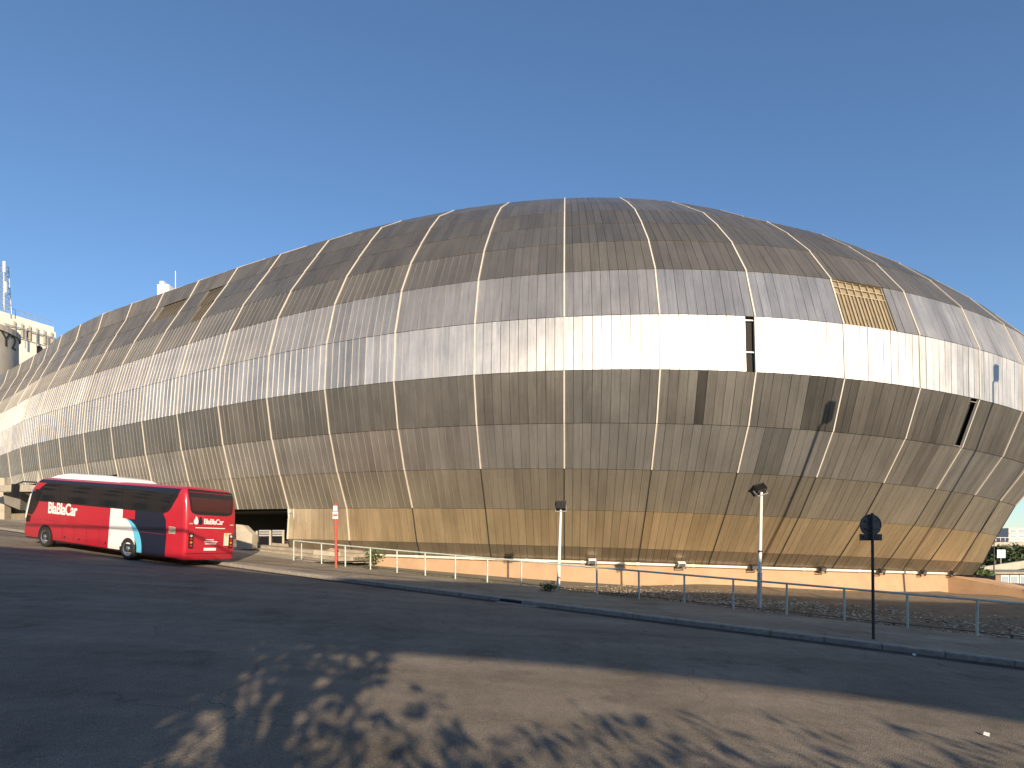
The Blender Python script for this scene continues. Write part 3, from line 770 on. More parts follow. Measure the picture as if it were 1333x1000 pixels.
# ------------------------------------------------------------------ coach
def bus():
    hd = Vector((-.908, .419)).normalized(); lf = Vector((-hd.y, hd.x))
    wr = Vector((-17.45, 25.75)); wf = Vector((-23.5, 28.55))
    zr, zf_ = road_z(uv_of(*wr)[0]), road_z(uv_of(*wf)[0])
    pitch = math.atan2(zf_ - zr, (wf - wr).length)
    base = wr - lf * 1.27 - hd * 3.8
    o = thing('coach', 'red touring coach with white, navy and light blue flank parked at the kerb', 'coach',
              (base.x, base.y, zr - 3.8 * math.tan(pitch)), (0, -pitch, math.atan2(hd.y, hd.x)))
    red = mat('coach_red_paint', (.43, .018, .034), .3, coat=.6, noise=(.7, .08))
    white = mat('coach_white_vinyl', (.80, .79, .77), .35, coat=.3)
    navy = mat('coach_navy_vinyl', (.012, .016, .035), .3, coat=.4)
    blue = mat('coach_sky_blue_vinyl', (.12, .50, .72), .35, coat=.3)
    LN = 12.75
    zs = [.34, .42, .8, 1.3, 1.8, 2.3, 2.8, 3.15, 3.32, 3.44, 3.50, 3.53]
    hw = [1.20, 1.245, 1.25, 1.25, 1.25, 1.25, 1.245, 1.22, 1.18, 1.08, .9, .6]
    xr = [.10, .02, .0, .0, .0, .02, .08, .16, .22, .32, .5, .9]
    xf = [12.55, 12.72, 12.75, 12.74, 12.68, 12.5, 12.15, 11.85, 11.65, 11.4, 11.1, 10.6]
    def itp(a, z): return float(np.interp(z, zs, a))
    W_ = lambda z: itp(hw, z); R_ = lambda z: itp(xr, z); F_ = lambda z: itp(xf, z)
    def outline(z):
        w, a, b_ = W_(z), R_(z), F_(z); rr, rf = .16, .45; pts = []
        for cx, cy, r, a0 in ((a + rr, w - rr, rr, 90), (a + rr, -w + rr, rr, 180), (b_ - rf, -w + rf, rf, 270), (b_ - rf, w - rf, rf, 0)):
            for k in range(7):
                t = math.radians(a0 + 90 * k / 6); pts.append((cx + r * math.cos(t), cy + r * math.sin(t), z))
        return pts
    mb = MB(); rows = [outline(z) for z in zs]
    mb.grid(rows, 0, None, True, closed=True); mb.face(rows[-1]); mb.face(rows[0][::-1])
    mb.build('body', red, o)
    def side(name, rows_, m, off=.006, parent=o, sgn=1):
        mb = MB(); zz = sorted({r[0] for r in rows_} | {z for z in zs if rows_[0][0] < z < rows_[-1][0]})
        A_ = [[(np.interp(z, [r[0] for r in rows_], [r[1] for r in rows_])), (np.interp(z, [r[0] for r in rows_], [r[2] for r in rows_]))] for z in zz]
        g_ = [[(float(a_), sgn * (W_(z) + off), z), (float(b_), sgn * (W_(z) + off), z)] for z, (a_, b_) in zip(zz, A_)]
        mb.grid(g_, 0, None, True, flip=sgn > 0); return mb.build(name, m, parent)
    def rear(name, rows_, m, off=.012, parent=o):
        mb = MB(); zz = sorted({r[0] for r in rows_} | {z for z in zs if rows_[0][0] < z < rows_[-1][0]})
        g_ = []
        for z in zz:
            a_ = np.interp(z, [r[0] for r in rows_], [r[1] for r in rows_]); b_ = np.interp(z, [r[0] for r in rows_], [r[2] for r in rows_])
            g_.append([(R_(z) - off, float(a_), z), (R_(z) - off, float(b_), z)])
        mb.grid(g_, 0, None, True, flip=False); return mb.build(name, m, parent)
    for sg in (1, -1):
        band = side('window_band', [(2.26, 1.45, 11.1), (2.36, 1.15, 11.35), (2.5, 1.0, 11.6), (3.05, .62, 11.5), (3.38, .52, 11.2)], M['black'], .006, o, sg)
        edges = [1.1, 2.75, 4.4, 6.05, 7.7, 9.35, 10.9]
        for a_, b_ in zip(edges[:-1], edges[1:]):
            lo = .35 if a_ == 1.1 else 0
            side('window_pane', [(2.32, a_ + .012 + lo, b_ - .012), (3.33, a_ + .012 - (.4 if lo else 0), b_ - .012)], M['glass'], .012, o, sg)
        side('driver_window', [(1.55, 11.75, 12.12), (1.75, 11.55, 12.2), (2.2, 11.2, 12.05), (2.75, 11.05, 11.75)], M['glass'], .010, o, sg)
        side('door_glass', [(1.15, 11.95, 12.28), (1.5, 11.85, 12.26)], M['black'], .009, o, sg)
        side('front_roof_flash', [(2.86, 11.2, 11.72), (3.05, 10.9, 11.5), (3.2, 10.6, 11.35)], red, .016, o, sg)
    side('navy_panel', [(.36, 1.25, 4.3), (1.3, 1.2, 4.3), (2.0, 1.3, 4.3), (2.26, 1.5, 4.3)], navy, .005)
    def ell(lx, lz, top, m, off, name):
        rs = []
        for k in range(13):
            z = .36 + (top - .36) * k / 12; dz = max(0, z - .55) / lz
            rs.append((z, 4.32 - lx * math.sqrt(max(0, 1 - dz * dz)), 4.32))
        side(name, rs, m, off)
    ell(1.48, 1.36, 1.9, blue, .009, 'blue_arc'); ell(1.0, 1.34, 1.88, white, .013, 'white_bowl')
    side('white_stem', [(.36, 4.3, 5.3), (2.26, 4.3, 5.22)], white, .015)
    side('red_block', [(1.86, 3.4, 4.3), (2.26, 3.4, 4.3)], red, .017)
    def text(body, size, loc, rot, m, name, bold=.012, sx=1.0):
        cu = bpy.data.curves.new(name, 'FONT'); cu.body = body; cu.size = size; cu.extrude = .002; cu.offset = bold
        cu.align_x = 'LEFT'; cu.space_character = .92
        t_ = bpy.data.objects.new(name, cu); C.objects.link(t_)
        dg = bpy.context.evaluated_depsgraph_get(); me = bpy.data.meshes.new_from_object(t_.evaluated_get(dg))
        bpy.data.objects.remove(t_); me.materials.clear(); me.materials.append(m)
        q = bpy.data.objects.new(name, me); C.objects.link(q); q.parent = o
        q.location = loc; q.rotation_euler = rot; q.scale = (sx, 1, 1); return q
    text('BlaBlaCar', .78, (10.35, 1.258, 1.72), (math.radians(90), 0, math.radians(180)), white, 'side_lettering', .018, .88)
    # skirt seams, lockers, trim
    for x in (1.9, 2.6, 6.0, 7.0, 8.0, 9.0):
        side('locker_seam', [(.5, x, x + .012), (1.25, x, x + .012)], M['black'], .018)
    side('waist_seam', [(1.34, 1.3, 11.4), (1.352, 1.3, 11.4)], mat('seam_shadow', (.3, .02, .02), .5), .0185)
    side('skirt_edge', [(.355, .4, 12.3), (.40, .4, 12.3)], M['black'], .02)
    side('side_grille', [(1.42, .62, 1.05), (1.72, .62, 1.05)], mat('grille_cream', (.5, .47, .36), .5), .012)
    for k in range(5): side('grille_slat', [(1.45 + k * .055, .64, 1.03), (1.47 + k * .055, .64, 1.03)], M['black'], .016)
    for x in (5.5, 7.6, 8.8): 
        mb = MB(); mb.tube([(x, 1.25, .62), (x, 1.275, .62)], .04, 8); mb.build('side_marker', M['black'], o)
    # wheels
    rim = mat('polished_rim', (.55, .55, .55), .25, .9)
    for x in (3.8, 10.48):
        for sg in (1, -1):
            arch = MB(); c_ = [(x + .62 * math.cos(t), sg * 1.262, .52 + .60 * math.sin(t)) for t in [math.radians(-15 + 210 * k / 24) for k in range(25)]]
            arch.face(c_ if sg < 0 else c_[::-1]); arch.build('wheel_arch', M['black'], o)
            w = MB(); rows = []
            for r, y in ((.33, 1.285), (.36, 1.295), (.46, 1.295), (.50, 1.27), (.505, 1.15), (.50, 1.0), (.3, .98)):
                rows.append([(x + r * math.cos(t), sg * y, .505 + r * math.sin(t)) for t in [2 * math.pi * k / 28 for k in range(28)]])
            w.grid(rows, 0, None, True, closed=True, flip=sg < 0)
            wo = w.build('wheel', M['rubber'], o)
            r_ = MB(); rows = []
            for r, y in ((.335, 1.285), (.30, 1.275), (.24, 1.235), (.13, 1.24), (.12, 1.29), (.0, 1.295)):
                rows.append([(x + r * math.cos(t), sg * y, .505 + r * math.sin(t)) for t in [2 * math.pi * k / 28 for k in range(28)]])
            r_.grid(rows, 0, None, True, closed=True, flip=sg < 0); r_.build('rim', rim, wo)
            h_ = MB()
            for k in range(10):
                t = 2 * math.pi * k / 10; c2 = (x + .19 * math.cos(t), sg * 1.232, .505 + .19 * math.sin(t))
                h_.tube([c2, (c2[0], sg * 1.262, c2[2])], .022, 6)
            h_.build('wheel_nuts', M['galv'], wo)
    # roof unit
    mb = MB(); prof = [(.0, .0), (.35, .22), (.9, .29), (4.3, .29), (5.0, .2), (5.5, .0)]
    rows = []
    for (lx, h) in prof:
        x = 5.2 + lx; rows.append([(x, y_, 3.48 + h * f) for y_, f in ((-1.02, 0), (-.95, .8), (-.8, 1), (.8, 1), (.95, .8), (1.02, 0))])
    mb.grid(rows, smooth=False); mb.build('roof_air_unit', white, o)
    # rear
    black = M['black']
    wnd = rear('rear_window_frame', [(2.32, .72, -.72), (2.38, .95, -.95), (2.5, 1.03, -1.03), (3.18, 1.1, -1.1), (3.28, 1.1, -1.1)], black, .010)
    rear('rear_glass', [(2.46, .9, -.9), (2.56, .96, -.96), (3.06, 1.0, -1.0)], mat('rear_glass_tint', (.06, .02, .02), .08, spec=.7), .016)
    rear('rear_top_trim', [(3.30, 1.12, -1.12), (3.40, 1.05, -1.05)], black, .012)
    for yy, a_ in ((1.08, 1), (-1.08, -1)):
        mb = MB(); mb.box((-.03, min(yy, yy - a_ * .2), .86), (.02, max(yy, yy - a_ * .2), 1.5)); tl_ = mb.build('tail_light', black, o)
        for k, cc in enumerate(((.5, .02, .02), (.6, .2, .02), (.45, .02, .02), (.6, .6, .58))):
            mb = MB(); z0 = .92 + k * .145; mb.tube([(-.03, yy - a_ * .1, z0 + .05), (-.045, yy - a_ * .1, z0 + .05)], .055, 12); mb.build('lamp', mat('tail_lamp_%d' % k, cc, .2), tl_)
    rr_ = (math.radians(90), 0, math.radians(-90))
    text('BlaBlaCar', .33, (-.008, .42, 1.93), rr_, white, 'rear_lettering', .006, .82)
    for yy, rx in ((.78, .11), (.58, .10)):
        mb = MB(); c_ = [(-.012, yy + rx * math.cos(t), 2.02 + .13 * math.sin(t) + (.08 if math.sin(t) > .9 else 0)) for t in [2 * math.pi * k / 20 for k in range(20)]]
        mb.face(c_); mb.build('rear_emblem', white if yy > .7 else navy, o)
    rear('rear_line', [(1.74, .8, -.65), (1.775, .8, -.65)], white)
    rear('rear_sticker', [(.98, -.62, -1.0), (1.55, -.62, -1.0)], mat('pale_sticker', (.62, .60, .46), .5))
    for z_, a_, b_ in ((1.22, .28, -.12), (1.13, .34, -.3), (1.04, .30, -.25)): rear('rear_small_print', [(z_, a_, b_), (z_ + .04, a_, b_)], white)
    rear('number_plate', [(.76, .35, -.25), (.88, .35, -.25)], white)
    rear('bumper_seam', [(.62, 1.2, -1.2), (.64, 1.2, -1.2)], M['black'])
    mb = MB(); mb.tube([(-.02, -.72, 1.48), (-.035, -.72, 1.48)], .07, 14); mb.build('round_badge', mat('yellow_badge', (.7, .45, .08), .5), o)
    for yy in (1.0, -1.0):
        mb = MB(); mb.box((-.02, yy - .08, 1.9), (.0, yy + .08, 1.95)); mb.build('reflector', mat('reflector', (.5, .4, .35), .3), o)
    # front screen and mirrors
    mb = MB(); rows = []
    for z in (1.3, 1.8, 2.3, 2.8, 3.15, 3.3):
        w, b_ = W_(z), F_(z); rf = .45; row = []
        for k in range(9):
            t = math.radians(-90 + 180 * k / 8); s_ = 1 if t > 0 else -1
            cy = (w - rf) * s_ if k != 4 else 0
            row.append((b_ - rf + (rf + .012) * math.cos(t), cy + (rf + .012) * math.sin(t), z))
        rows.append(row)
    mb.grid(rows, smooth=True); mb.build('windscreen', M['glass'], o)
    side('screen_pillar', [(1.35, 12.25, 12.36), (2.6, 11.86, 11.98)], mat('pillar_white', (.75, .72, .62), .4), .02)
    for sg in (1, -1):
        arm = MB(); arm.tube([(11.7, sg * 1.15, 3.2), (12.5, sg * 1.35, 3.18), (13.0, sg * 1.45, 3.0)], .035, 8); mr = arm.build('mirror', M['black'], o)
        mb = MB(); mb.box((12.9, sg * 1.45 - .14, 2.35), (13.08, sg * 1.45 + .14, 3.02)); mb.build('mirror_housing', M['black'], mr)
    return o
coach = bus()

# ------------------------------------------------------------------ left: block and tower behind the arena
lb = thing('rooftop_block', 'white concrete block with railings and pipes rising behind the arena', 'building')
A_, B_ = at_depth(-60, 380, 90.5), at_depth(70, 426, 103.0); zt = B_.z
A_ = Vector((A_.x, A_.y, zt)); dv = (B_ - A_).normalized(); nv_ = Vector((-dv.y, dv.x, 0))
def bx(name, s0, s1, t0, t1, z0, z1, m, parent=lb):
    mb = MB(); R = Matrix((dv, nv_, Vector((0, 0, 1)))).transposed().to_4x4(); T = Matrix.Translation((A_.x, A_.y, 0)) @ R
    mb.box((s0, t0, z0), (s1, t1, z1), 0, T); return mb.build(name, m, parent)
LB = (B_ - A_).length
bwhite = mat('block_white', (.66, .63, .56), .8, noise=(.3, .12))
bx('wall', 0, LB, 0, 14, 0, zt - 3.8, bwhite); bx('upper_storey', -.2, LB + .2, -.25, 14.2, zt - 3.797, zt - .9, bwhite)
bx('parapet', 0, LB, 0, 14, zt - .9, zt, bwhite); bx('ledge', LB * .62, LB * .98, -1.4, -.26, zt - 14.5, zt - 12.6, bwhite)
bx('lower_wall', LB * .40, LB * .60, -1.2, -.003, 0, zt - 16, M['concrete'])
for f in (.55, .63, .71, .79, .87, .95):
    bx('pilaster', LB * f, LB * f + .25, -.55, -.26, zt - 3.6, zt - 1.2, M['concrete'])
bx('cornice_pipe', LB * .45, LB, -.75, -.56, zt - 2.2, zt - 2.05, M['galv'])
for f, h in ((.66, 3.2), (.78, 2.3), (.90, 2.8), (.97, 1.6)): bx('downpipe', LB * f, LB * f + .14, -.8, -.6, zt - 2.2 - h, zt - 2.0, M['galv'])
bx('recess_door', LB * .80, LB * .86, -.28, -.255, zt - 5.6, zt - 4.2, M['black']); bx('recess_slot', LB * .70, LB * .74, -.28, -.255, zt - 3.3, zt - 1.6, M['black'])
for k in range(9):
    bx('roof_rail_post', LB * (.45 + k * .068), LB * (.45 + k * .068) + .07, .05, .12, zt, zt + 1.0, M['galv'])
bx('roof_rail', LB * .45, LB, .05, .12, zt + 1.0, zt + 1.08, M['galv'])
tw = thing('round_tower', 'grey round concrete tower with painted letters beside white block', 'tower')
tc = Vector((-82.5, 86, 0)); rad = 6.0; ztw = at_depth(0, 413, 82).z
mb = MB(); N_ = 48
mb.grid([[(tc.x + rad * math.cos(2 * math.pi * k / N_), tc.y + rad * math.sin(2 * math.pi * k / N_), z) for k in range(N_)] for z in (0, ztw)], smooth=True, closed=True)
mb.face([(tc.x + rad * math.cos(2 * math.pi * k / N_), tc.y + rad * math.sin(2 * math.pi * k / N_), ztw) for k in range(N_)])
mb.build('shaft', mat('tower_grey', (.36, .33, .28), .85, noise=(.4, .15)), tw)
mb = MB()
mb.grid([[(tc.x + r * math.cos(2 * math.pi * k / N_), tc.y + r * math.sin(2 * math.pi * k / N_), z) for k in range(N_)] for r, z in ((rad + .25, ztw - .7), (rad + .25, ztw + .15), (rad - .4, ztw + .15))], smooth=False, closed=True)
mb.build('rim', M['concrete'], tw)
inkm = mat('dark_lettering', (.03, .03, .03), .8)
def bent_text(body, size, ang0, z, parent):
    cu = bpy.data.curves.new('painted_letters', 'FONT'); cu.body = body; cu.size = size; cu.offset = .02
    t_ = bpy.data.objects.new('tmp', cu); C.objects.link(t_)
    dg = bpy.context.evaluated_depsgraph_get(); me = bpy.data.meshes.new_from_object(t_.evaluated_get(dg)); bpy.data.objects.remove(t_)
    for v in me.vertices:
        a_ = ang0 + v.co.x * .95 / rad; r = rad + .05
        v.co = (tc.x + r * math.cos(a_), tc.y + r * math.sin(a_), z + v.co.y)
    me.materials.clear(); me.materials.append(inkm)
    q = bpy.data.objects.new('painted_letters', me); C.objects.link(q); q.parent = parent
bent_text('Y2', 3.0, math.radians(-9), at_depth(5, 451, 86).z, tw)
ms = thing('lattice_mast', 'thin lattice antenna mast standing on the white block roof', 'mast')
mq = at_depth(5, 402, 96)
hgt = at_depth(5, 346, 96).z - mq.z
legs = [(-.7, -.7), (.7, -.7), (.7, .7), (-.7, .7)]
for lx, ly in legs:
    mb = MB(); mb.tube([(mq.x + lx, mq.y + ly, zt - .2), (mq.x + lx * .6, mq.y + ly * .6, mq.z + hgt)], .06, 5); mb.build('leg', M['galv'], ms)
for k in range(8):
    f0, f1 = k / 8, (k + 1) / 8; mb = MB()
    for i in range(4):
        a_, b_ = legs[i], legs[(i + 1) % 4]; s0, s1 = 1 - .4 * f0, 1 - .4 * f1
        z0, z1 = mq.z + hgt * f0, mq.z + hgt * f1
        mb.tube([(mq.x + a_[0] * s0, mq.y + a_[1] * s0, z0), (mq.x + b_[0] * s1, mq.y + b_[1] * s1, z1)], .035, 4)
        mb.tube([(mq.x + a_[0] * s1, mq.y + a_[1] * s1, z1), (mq.x + b_[0] * s1, mq.y + b_[1] * s1, z1)], .035, 4)
    mb.build('bracing', M['galv'], ms)
for z_, dx_ in ((.45, 1.0), (.75, -.9), (.92, .8)):
    mb = MB(); mb.box((mq.x + dx_ - .18, mq.y - .9, mq.z + hgt * z_ - .9), (mq.x + dx_ + .18, mq.y - .7, mq.z + hgt * z_ + .9)); mb.build('antenna_panel', M['white'], ms)
# plant on the arena roof
ru = thing('roof_plant', 'small white plant housing peeping over the arena roof', 'roof unit')
q = at_depth(212, 369, 56)
mb = MB(); mb.box((q.x - .55, q.y, q.z - 4), (q.x + .6, q.y + 1.5, q.z - .1)); mb.build('housing', M['white'], ru)
mb = MB(); mb.box((q.x - .3, q.y - .02, q.z - .1), (q.x + .1, q.y + .8, q.z + .22)); mb.build('cowl', M['white'], ru)
q = at_depth(228.5, 353, 56)
mb = MB(); mb.tube([(q.x, q.y, q.z - 4), (q.x, q.y, q.z)], [.05, .03], 6); tag(mb.build('whip_antenna', M['white']), 'thin white whip antenna standing on the arena roof', 'antenna')

# ------------------------------------------------------------------ right: far viaduct, house, trees
def band(name, pts_top, th, depth, m, parent=None):
    mb = MB(); T_ = [Vector(q) for q in pts_top]; n = Vector((0, depth, 0)); d_ = Vector((0, 0, -th))
    for a_, b_ in zip(T_[:-1], T_[1:]):
        P = [a_, b_, b_ + n, a_ + n]; Q = [q + d_ for q in P]
        mb.face(P); mb.face(Q[::-1]); mb.face([Q[0], Q[1], P[1], P[0]]); mb.face([P[3], P[2], Q[2], Q[3]])
        mb.face([P[0], P[3], Q[3], Q[0]]); mb.face([Q[1], Q[2], P[2], P[1]])
    return mb.build(name, m, parent)
fv = thing('far_viaduct', 'pale viaduct deck crossing in the distance past the arena', 'viaduct')
band('deck', [at_depth(1180, 705, 130), at_depth(1345, 706, 128), at_depth(1700, 708, 120)], .95, 9, M['concrete'], fv)
for px in (1255, 1345, 1440): 
    q = at_depth(px, 709, 131); mb = MB(); mb.box((q.x - .6, q.y + 2, -4), (q.x + .6, q.y + 5, q.z)); mb.build('pier', M['concrete'], fv)
for k in range(30):
    q = at_depth(1290 + k * 6, 705.5, 128.5); mb = MB(); mb.box((q.x - .04, q.y - .1, q.z), (q.x + .04, q.y - .02, q.z + 1.0)); mb.build('baluster', M['white'], fv)
band('handrail', [at_depth(1285, 699.6, 128.5), at_depth(1470, 699.8, 128.0)], .08, .08, M['white'], fv)
fb = thing('far_block', 'pale pinkish apartment block far beyond the viaduct', 'building')
pinkw = mat('pale_pink_wall', (.62, .50, .45), .8, noise=(.2, .1))
a_ = at_depth(1313, 687.5, 230); b_ = at_depth(1420, 687.5, 230)
mb = MB(); mb.box((a_.x, 230, -5), (b_.x, 245, a_.z)); mb.build('wall', pinkw, fb)
for r in range(3):
    for c_ in range(9):
        x = a_.x + 1.0 + c_ * 3.4; z = a_.z - 1.9 - r * 2.3
        mb = MB(); mb.box((x, 229.9, z), (x + 1.9, 229.995, z + 1.2)); mb.build('window', mat('far_pane', (.30, .36, .42), .3) if (r, c_) == (0, 0) else bpy.data.materials['far_pane'], fb)
    mb = MB(); mb.box((a_.x, 229.6, a_.z - 2.15 - r * 2.3), (b_.x, 229.996, a_.z - 2.02 - r * 2.3)); mb.build('balcony_band', M['white'], fb)
mb = MB(); mb.box((a_.x + 12, 232, a_.z), (a_.x + 15, 236, a_.z + 1.5)); mb.build('roof_hut', M['white'], fb)
rp = thing('ramp', 'pale concrete ramp parapet sloping behind the arena end', 'ramp')
band('parapet', [at_depth(1262, 741, 72), at_depth(1300, 735, 74), at_depth(1345, 728.5, 76), at_depth(1500, 712, 84)], 1.0, .5, M['concrete'], rp)
band('retaining_wall', [at_depth(1262, 743, 72.6) - Vector((0, 0, .8)), at_depth(1345, 735, 76.6) - Vector((0, 0, .8)), at_depth(1500, 720, 84.6) - Vector((0, 0, .8))], 4.0, 5, M['shell'], rp)
hs = thing('low_house', 'low brown house with a row of white framed windows', 'house')
a_ = at_depth(1296, 747, 60); b_ = at_depth(1420, 747, 60)
mb = MB(); mb.box((a_.x, 60, -3), (b_.x, 66, a_.z)); mb.build('wall', mat('brown_wall', (.26, .19, .13), .85, noise=(1, .2)), hs)
band('roof', [Vector((a_.x - .4, 59.6, a_.z + .18)), Vector((b_.x, 59.6, a_.z + .18))], .18, 7, M['dirtyconc'], hs)
for k in range(6):
    x = a_.x + .5 + k * 1.0 + (k // 3) * .5; mb = MB(); mb.box((x, 59.93, a_.z - 1.35), (x + .86, 59.995, a_.z - .15)); w_ = mb.build('window_frame', M['white'], hs)
    mb = MB(); mb.box((x + .09, 59.90, a_.z - 1.26), (x + .77, 59.928, a_.z - .24)); mb.build('pane', bpy.data.materials['far_pane'], w_)
q = at_depth(1294, 756, 66); o = thing('street_light', 'slender grey street light beside the ramp past the arena', 'street light')
zt_ = at_depth(1294, 706, 66).z
mb = MB(); mb.tube([(q.x, 66, -2.5), (q.x, 66, zt_)], [.08, .05], 8); mb.build('pole', M['darkpaint'], o)
mb = MB(); mb.tube([(q.x, 66, zt_), (q.x + .5, 65.8, zt_ + .12)], .05, 6); mb.build('arm', M['darkpaint'], o)
mb = MB(); mb.box((q.x + .4, 65.65, zt_ + .06), (q.x + 1.0, 65.95, zt_ + .18)); mb.build('lamp_housing', M['lamphead'], o)
q = at_depth(1303.5, 721, 86); o = thing('direction_board', 'pair of small white direction boards below the viaduct', 'sign')
for dx_ in (-.33, .33):
    mb = MB(); mb.box((q.x + dx_ - .29, 86, q.z - .62), (q.x + dx_ + .29, 86.04, q.z + .62)); mb.build('board', M['white'], o)
mb = MB(); mb.tube([(q.x, 86.1, -3.5), (q.x, 86.1, q.z)], .06, 6); mb.build('pole', M['galv'], o)

# ---- leafy things
def leaves(mb, cen, rad_, n, size, rng_, shell=.55, m=0, flat=1.0):
    for _ in range(n):
        d = Vector((rng_.gauss(0, 1), rng_.gauss(0, 1), rng_.gauss(0, 1))).normalized() * (shell + (1 - shell) * rng_.random())
        c_ = Vector((cen[0] + d.x * rad_[0], cen[1] + d.y * rad_[1], cen[2] + d.z * rad_[2]))
        a_ = Vector((rng_.gauss(0, 1), rng_.gauss(0, 1), rng_.gauss(0, .6))).normalized(); b_ = a_.cross(Vector((rng_.gauss(0, 1), rng_.gauss(0, 1), rng_.gauss(0, 1)))).normalized()
        l = size * rng_.uniform(.6, 1.4); w = l * .42
        mb.face([c_ - a_ * l, c_ - b_ * w, c_ + a_ * l, c_ + b_ * w], m)
def tree(name, label, base, h, crown_c, crown_r, n, size, seed, lm, group=None, lobes=9, cat='tree', trunk_r=.18):
    rg = random.Random(seed); o = thing(name, label, cat, (0, 0, 0), group=group)
    base = Vector(base); cc = Vector(crown_c)
    mb = MB(); mb.tube([base - Vector((0, 0, .2)), base.lerp(cc, .5) + Vector((rg.uniform(-.2, .2), 0, 0)), cc], [trunk_r, trunk_r * .75, trunk_r * .35], 9)
    tips = []
    for k in range(lobes):
        d = Vector((rg.gauss(0, 1), rg.gauss(0, 1), rg.gauss(0, .7))).normalized() * rg.uniform(.45, .78)
        tp = cc + Vector((d.x * crown_r[0], d.y * crown_r[1], d.z * crown_r[2])); tips.append(tp)
        st_ = base.lerp(cc, rg.uniform(.5, .95)); mb.tube([st_, st_.lerp(tp, .5) + Vector((0, 0, .15)), tp], [trunk_r * .4, trunk_r * .25, trunk_r * .08], 6)
    mb.build('trunk', M['bark'], o)
    cm = MB()
    for tp in tips:
        r = [q * rg.uniform(.34, .55) for q in crown_r]; leaves(cm, tp, r, n // lobes, size, rg, .25)
    leaves(cm, cc, [q * .8 for q in crown_r], n // 5, size, rg, .1)
    cm.build('crown', lm, o); return o
for k, (px, Y, top, w) in enumerate(((1285, 112, 709, 3.4), (1306, 108, 711, 3.2), (1330, 112, 709, 4.0), (1362, 110, 711, 4.0))):
    q = at_depth(px, top, Y); zb_ = -2.6
    tree('dark_tree', ['small dark tree below the viaduct next to the arena end', 'dark tree behind the white direction boards', 'broad dark tree under the far apartment block', 'dark tree under the viaduct past the low house'][k],
         (q.x, Y, zb_), 5, (q.x, Y, (q.z + zb_) / 2 + .5), (w, 3, (q.z - zb_) / 2), 1500, .3, 40 + k, M['darkleaf'], 'trees below the viaduct')
def shrub(label, cen, r, n, size, seed, group=None, lm='leaf'):
    rg = random.Random(seed); o = thing('shrub', label, 'shrub', (0, 0, 0), group=group)
    mb = MB(); cb = Vector(cen)
    for k in range(9):
        d = Vector((rg.gauss(0, .6) * r[0], rg.gauss(0, .6) * r[1], r[2] * rg.uniform(.2, 1))); mb.tube([cb - Vector((0, 0, r[2])), cb + d * .7], [.02, .006], 5)
    mb.build('stem', M['bark'], o)
    cm = MB(); leaves(cm, cen, r, n, size, rg, .15); cm.build('foliage', M[lm], o)
q = foot(7.2, 1.0); c_ = at_depth(1268, 743, 41); shrub('bright green leafy bush growing at the arena end on the wall', c_, (1.0, .8, .45), 420, .13, 3)
c_ = at_depth(1284, 746, 41.5); shrub('low leafy bush beside the larger bush at the arena end', c_, (.6, .6, .28), 200, .11, 5)
c_ = on_walk(452, 722) ; shrub('scrubby green plant behind the red stop post', Vector((on_walk(446, 738).x, on_walk(446, 738).y, on_walk(446, 738).z)) + Vector((DV.x * 2.2, DV.y * 2.2, .55)), (.65, .5, .55), 220, .10, 6)
q = on_walk(720, 771); shrub('small clump of weeds at the foot of the tapered lamp post', q + Vector((-.15, .25, .18)), (.42, .3, .26), 240, .06, 8, lm='grass')

# ---- loose cover on the verge
rg = random.Random(21)
mb = MB()
patches = [(rg.uniform(-28, 9), rg.uniform(21.3, 28), rg.uniform(.6, 2.2)) for _ in range(46)]
for _ in range(9000):
    if rg.random() < .8:
        pu, pv, pr = rg.choice(patches); u = rg.gauss(pu, pr); v = rg.gauss(pv, pr * .45)
    else: u = rg.uniform(-30, 16); v = rg.uniform(21.1, 30)
    if v < 21.1 or u > 23: continue
    x, y = xy_of(u, v); c_ = Vector((x, y, verge_z(u, v) + rg.uniform(.02, .05)))
    a_ = rg.uniform(0, 6.28); l = rg.uniform(.025, .075); t = Vector((math.cos(a_), math.sin(a_), rg.uniform(-.5, .5))); w = Vector((-t.y, t.x, rg.uniform(-.6, .6))) * .6
    mb.face([c_ - t * l, c_ - w * l, c_ + t * l, c_ + w * l])
tag(mb.build('fallen_leaves', M['litter']), kind='stuff')
mb = MB()
def blade(u, v, h):
    x, y = xy_of(u, v); z = verge_z(u, v) if u < 23.4 else walk_z(u); a_ = rg.uniform(0, 6.28); l = rg.uniform(.006, .014); t = Vector((math.cos(a_), math.sin(a_), 0)) * l
    tip = Vector((x + rg.gauss(0, h * .4), y + rg.gauss(0, h * .4), z + h)); mb.face([Vector((x, y, z - .01)) - t, Vector((x, y, z - .01)) + t, tip])
for _ in range(5200):
    u = rg.uniform(4, 23) if rg.random() < .75 else rg.uniform(-25, 10)
    v = FENCE_V + .1 + abs(rg.gauss(0, .35)); 
    if math.sin(u * 2.1) + math.sin(u * .9 + 1) + rg.gauss(0, .6) < .1: continue
    blade(u, v, rg.uniform(.05, .2))
tag(mb.build('weeds', M['grass']), kind='stuff')

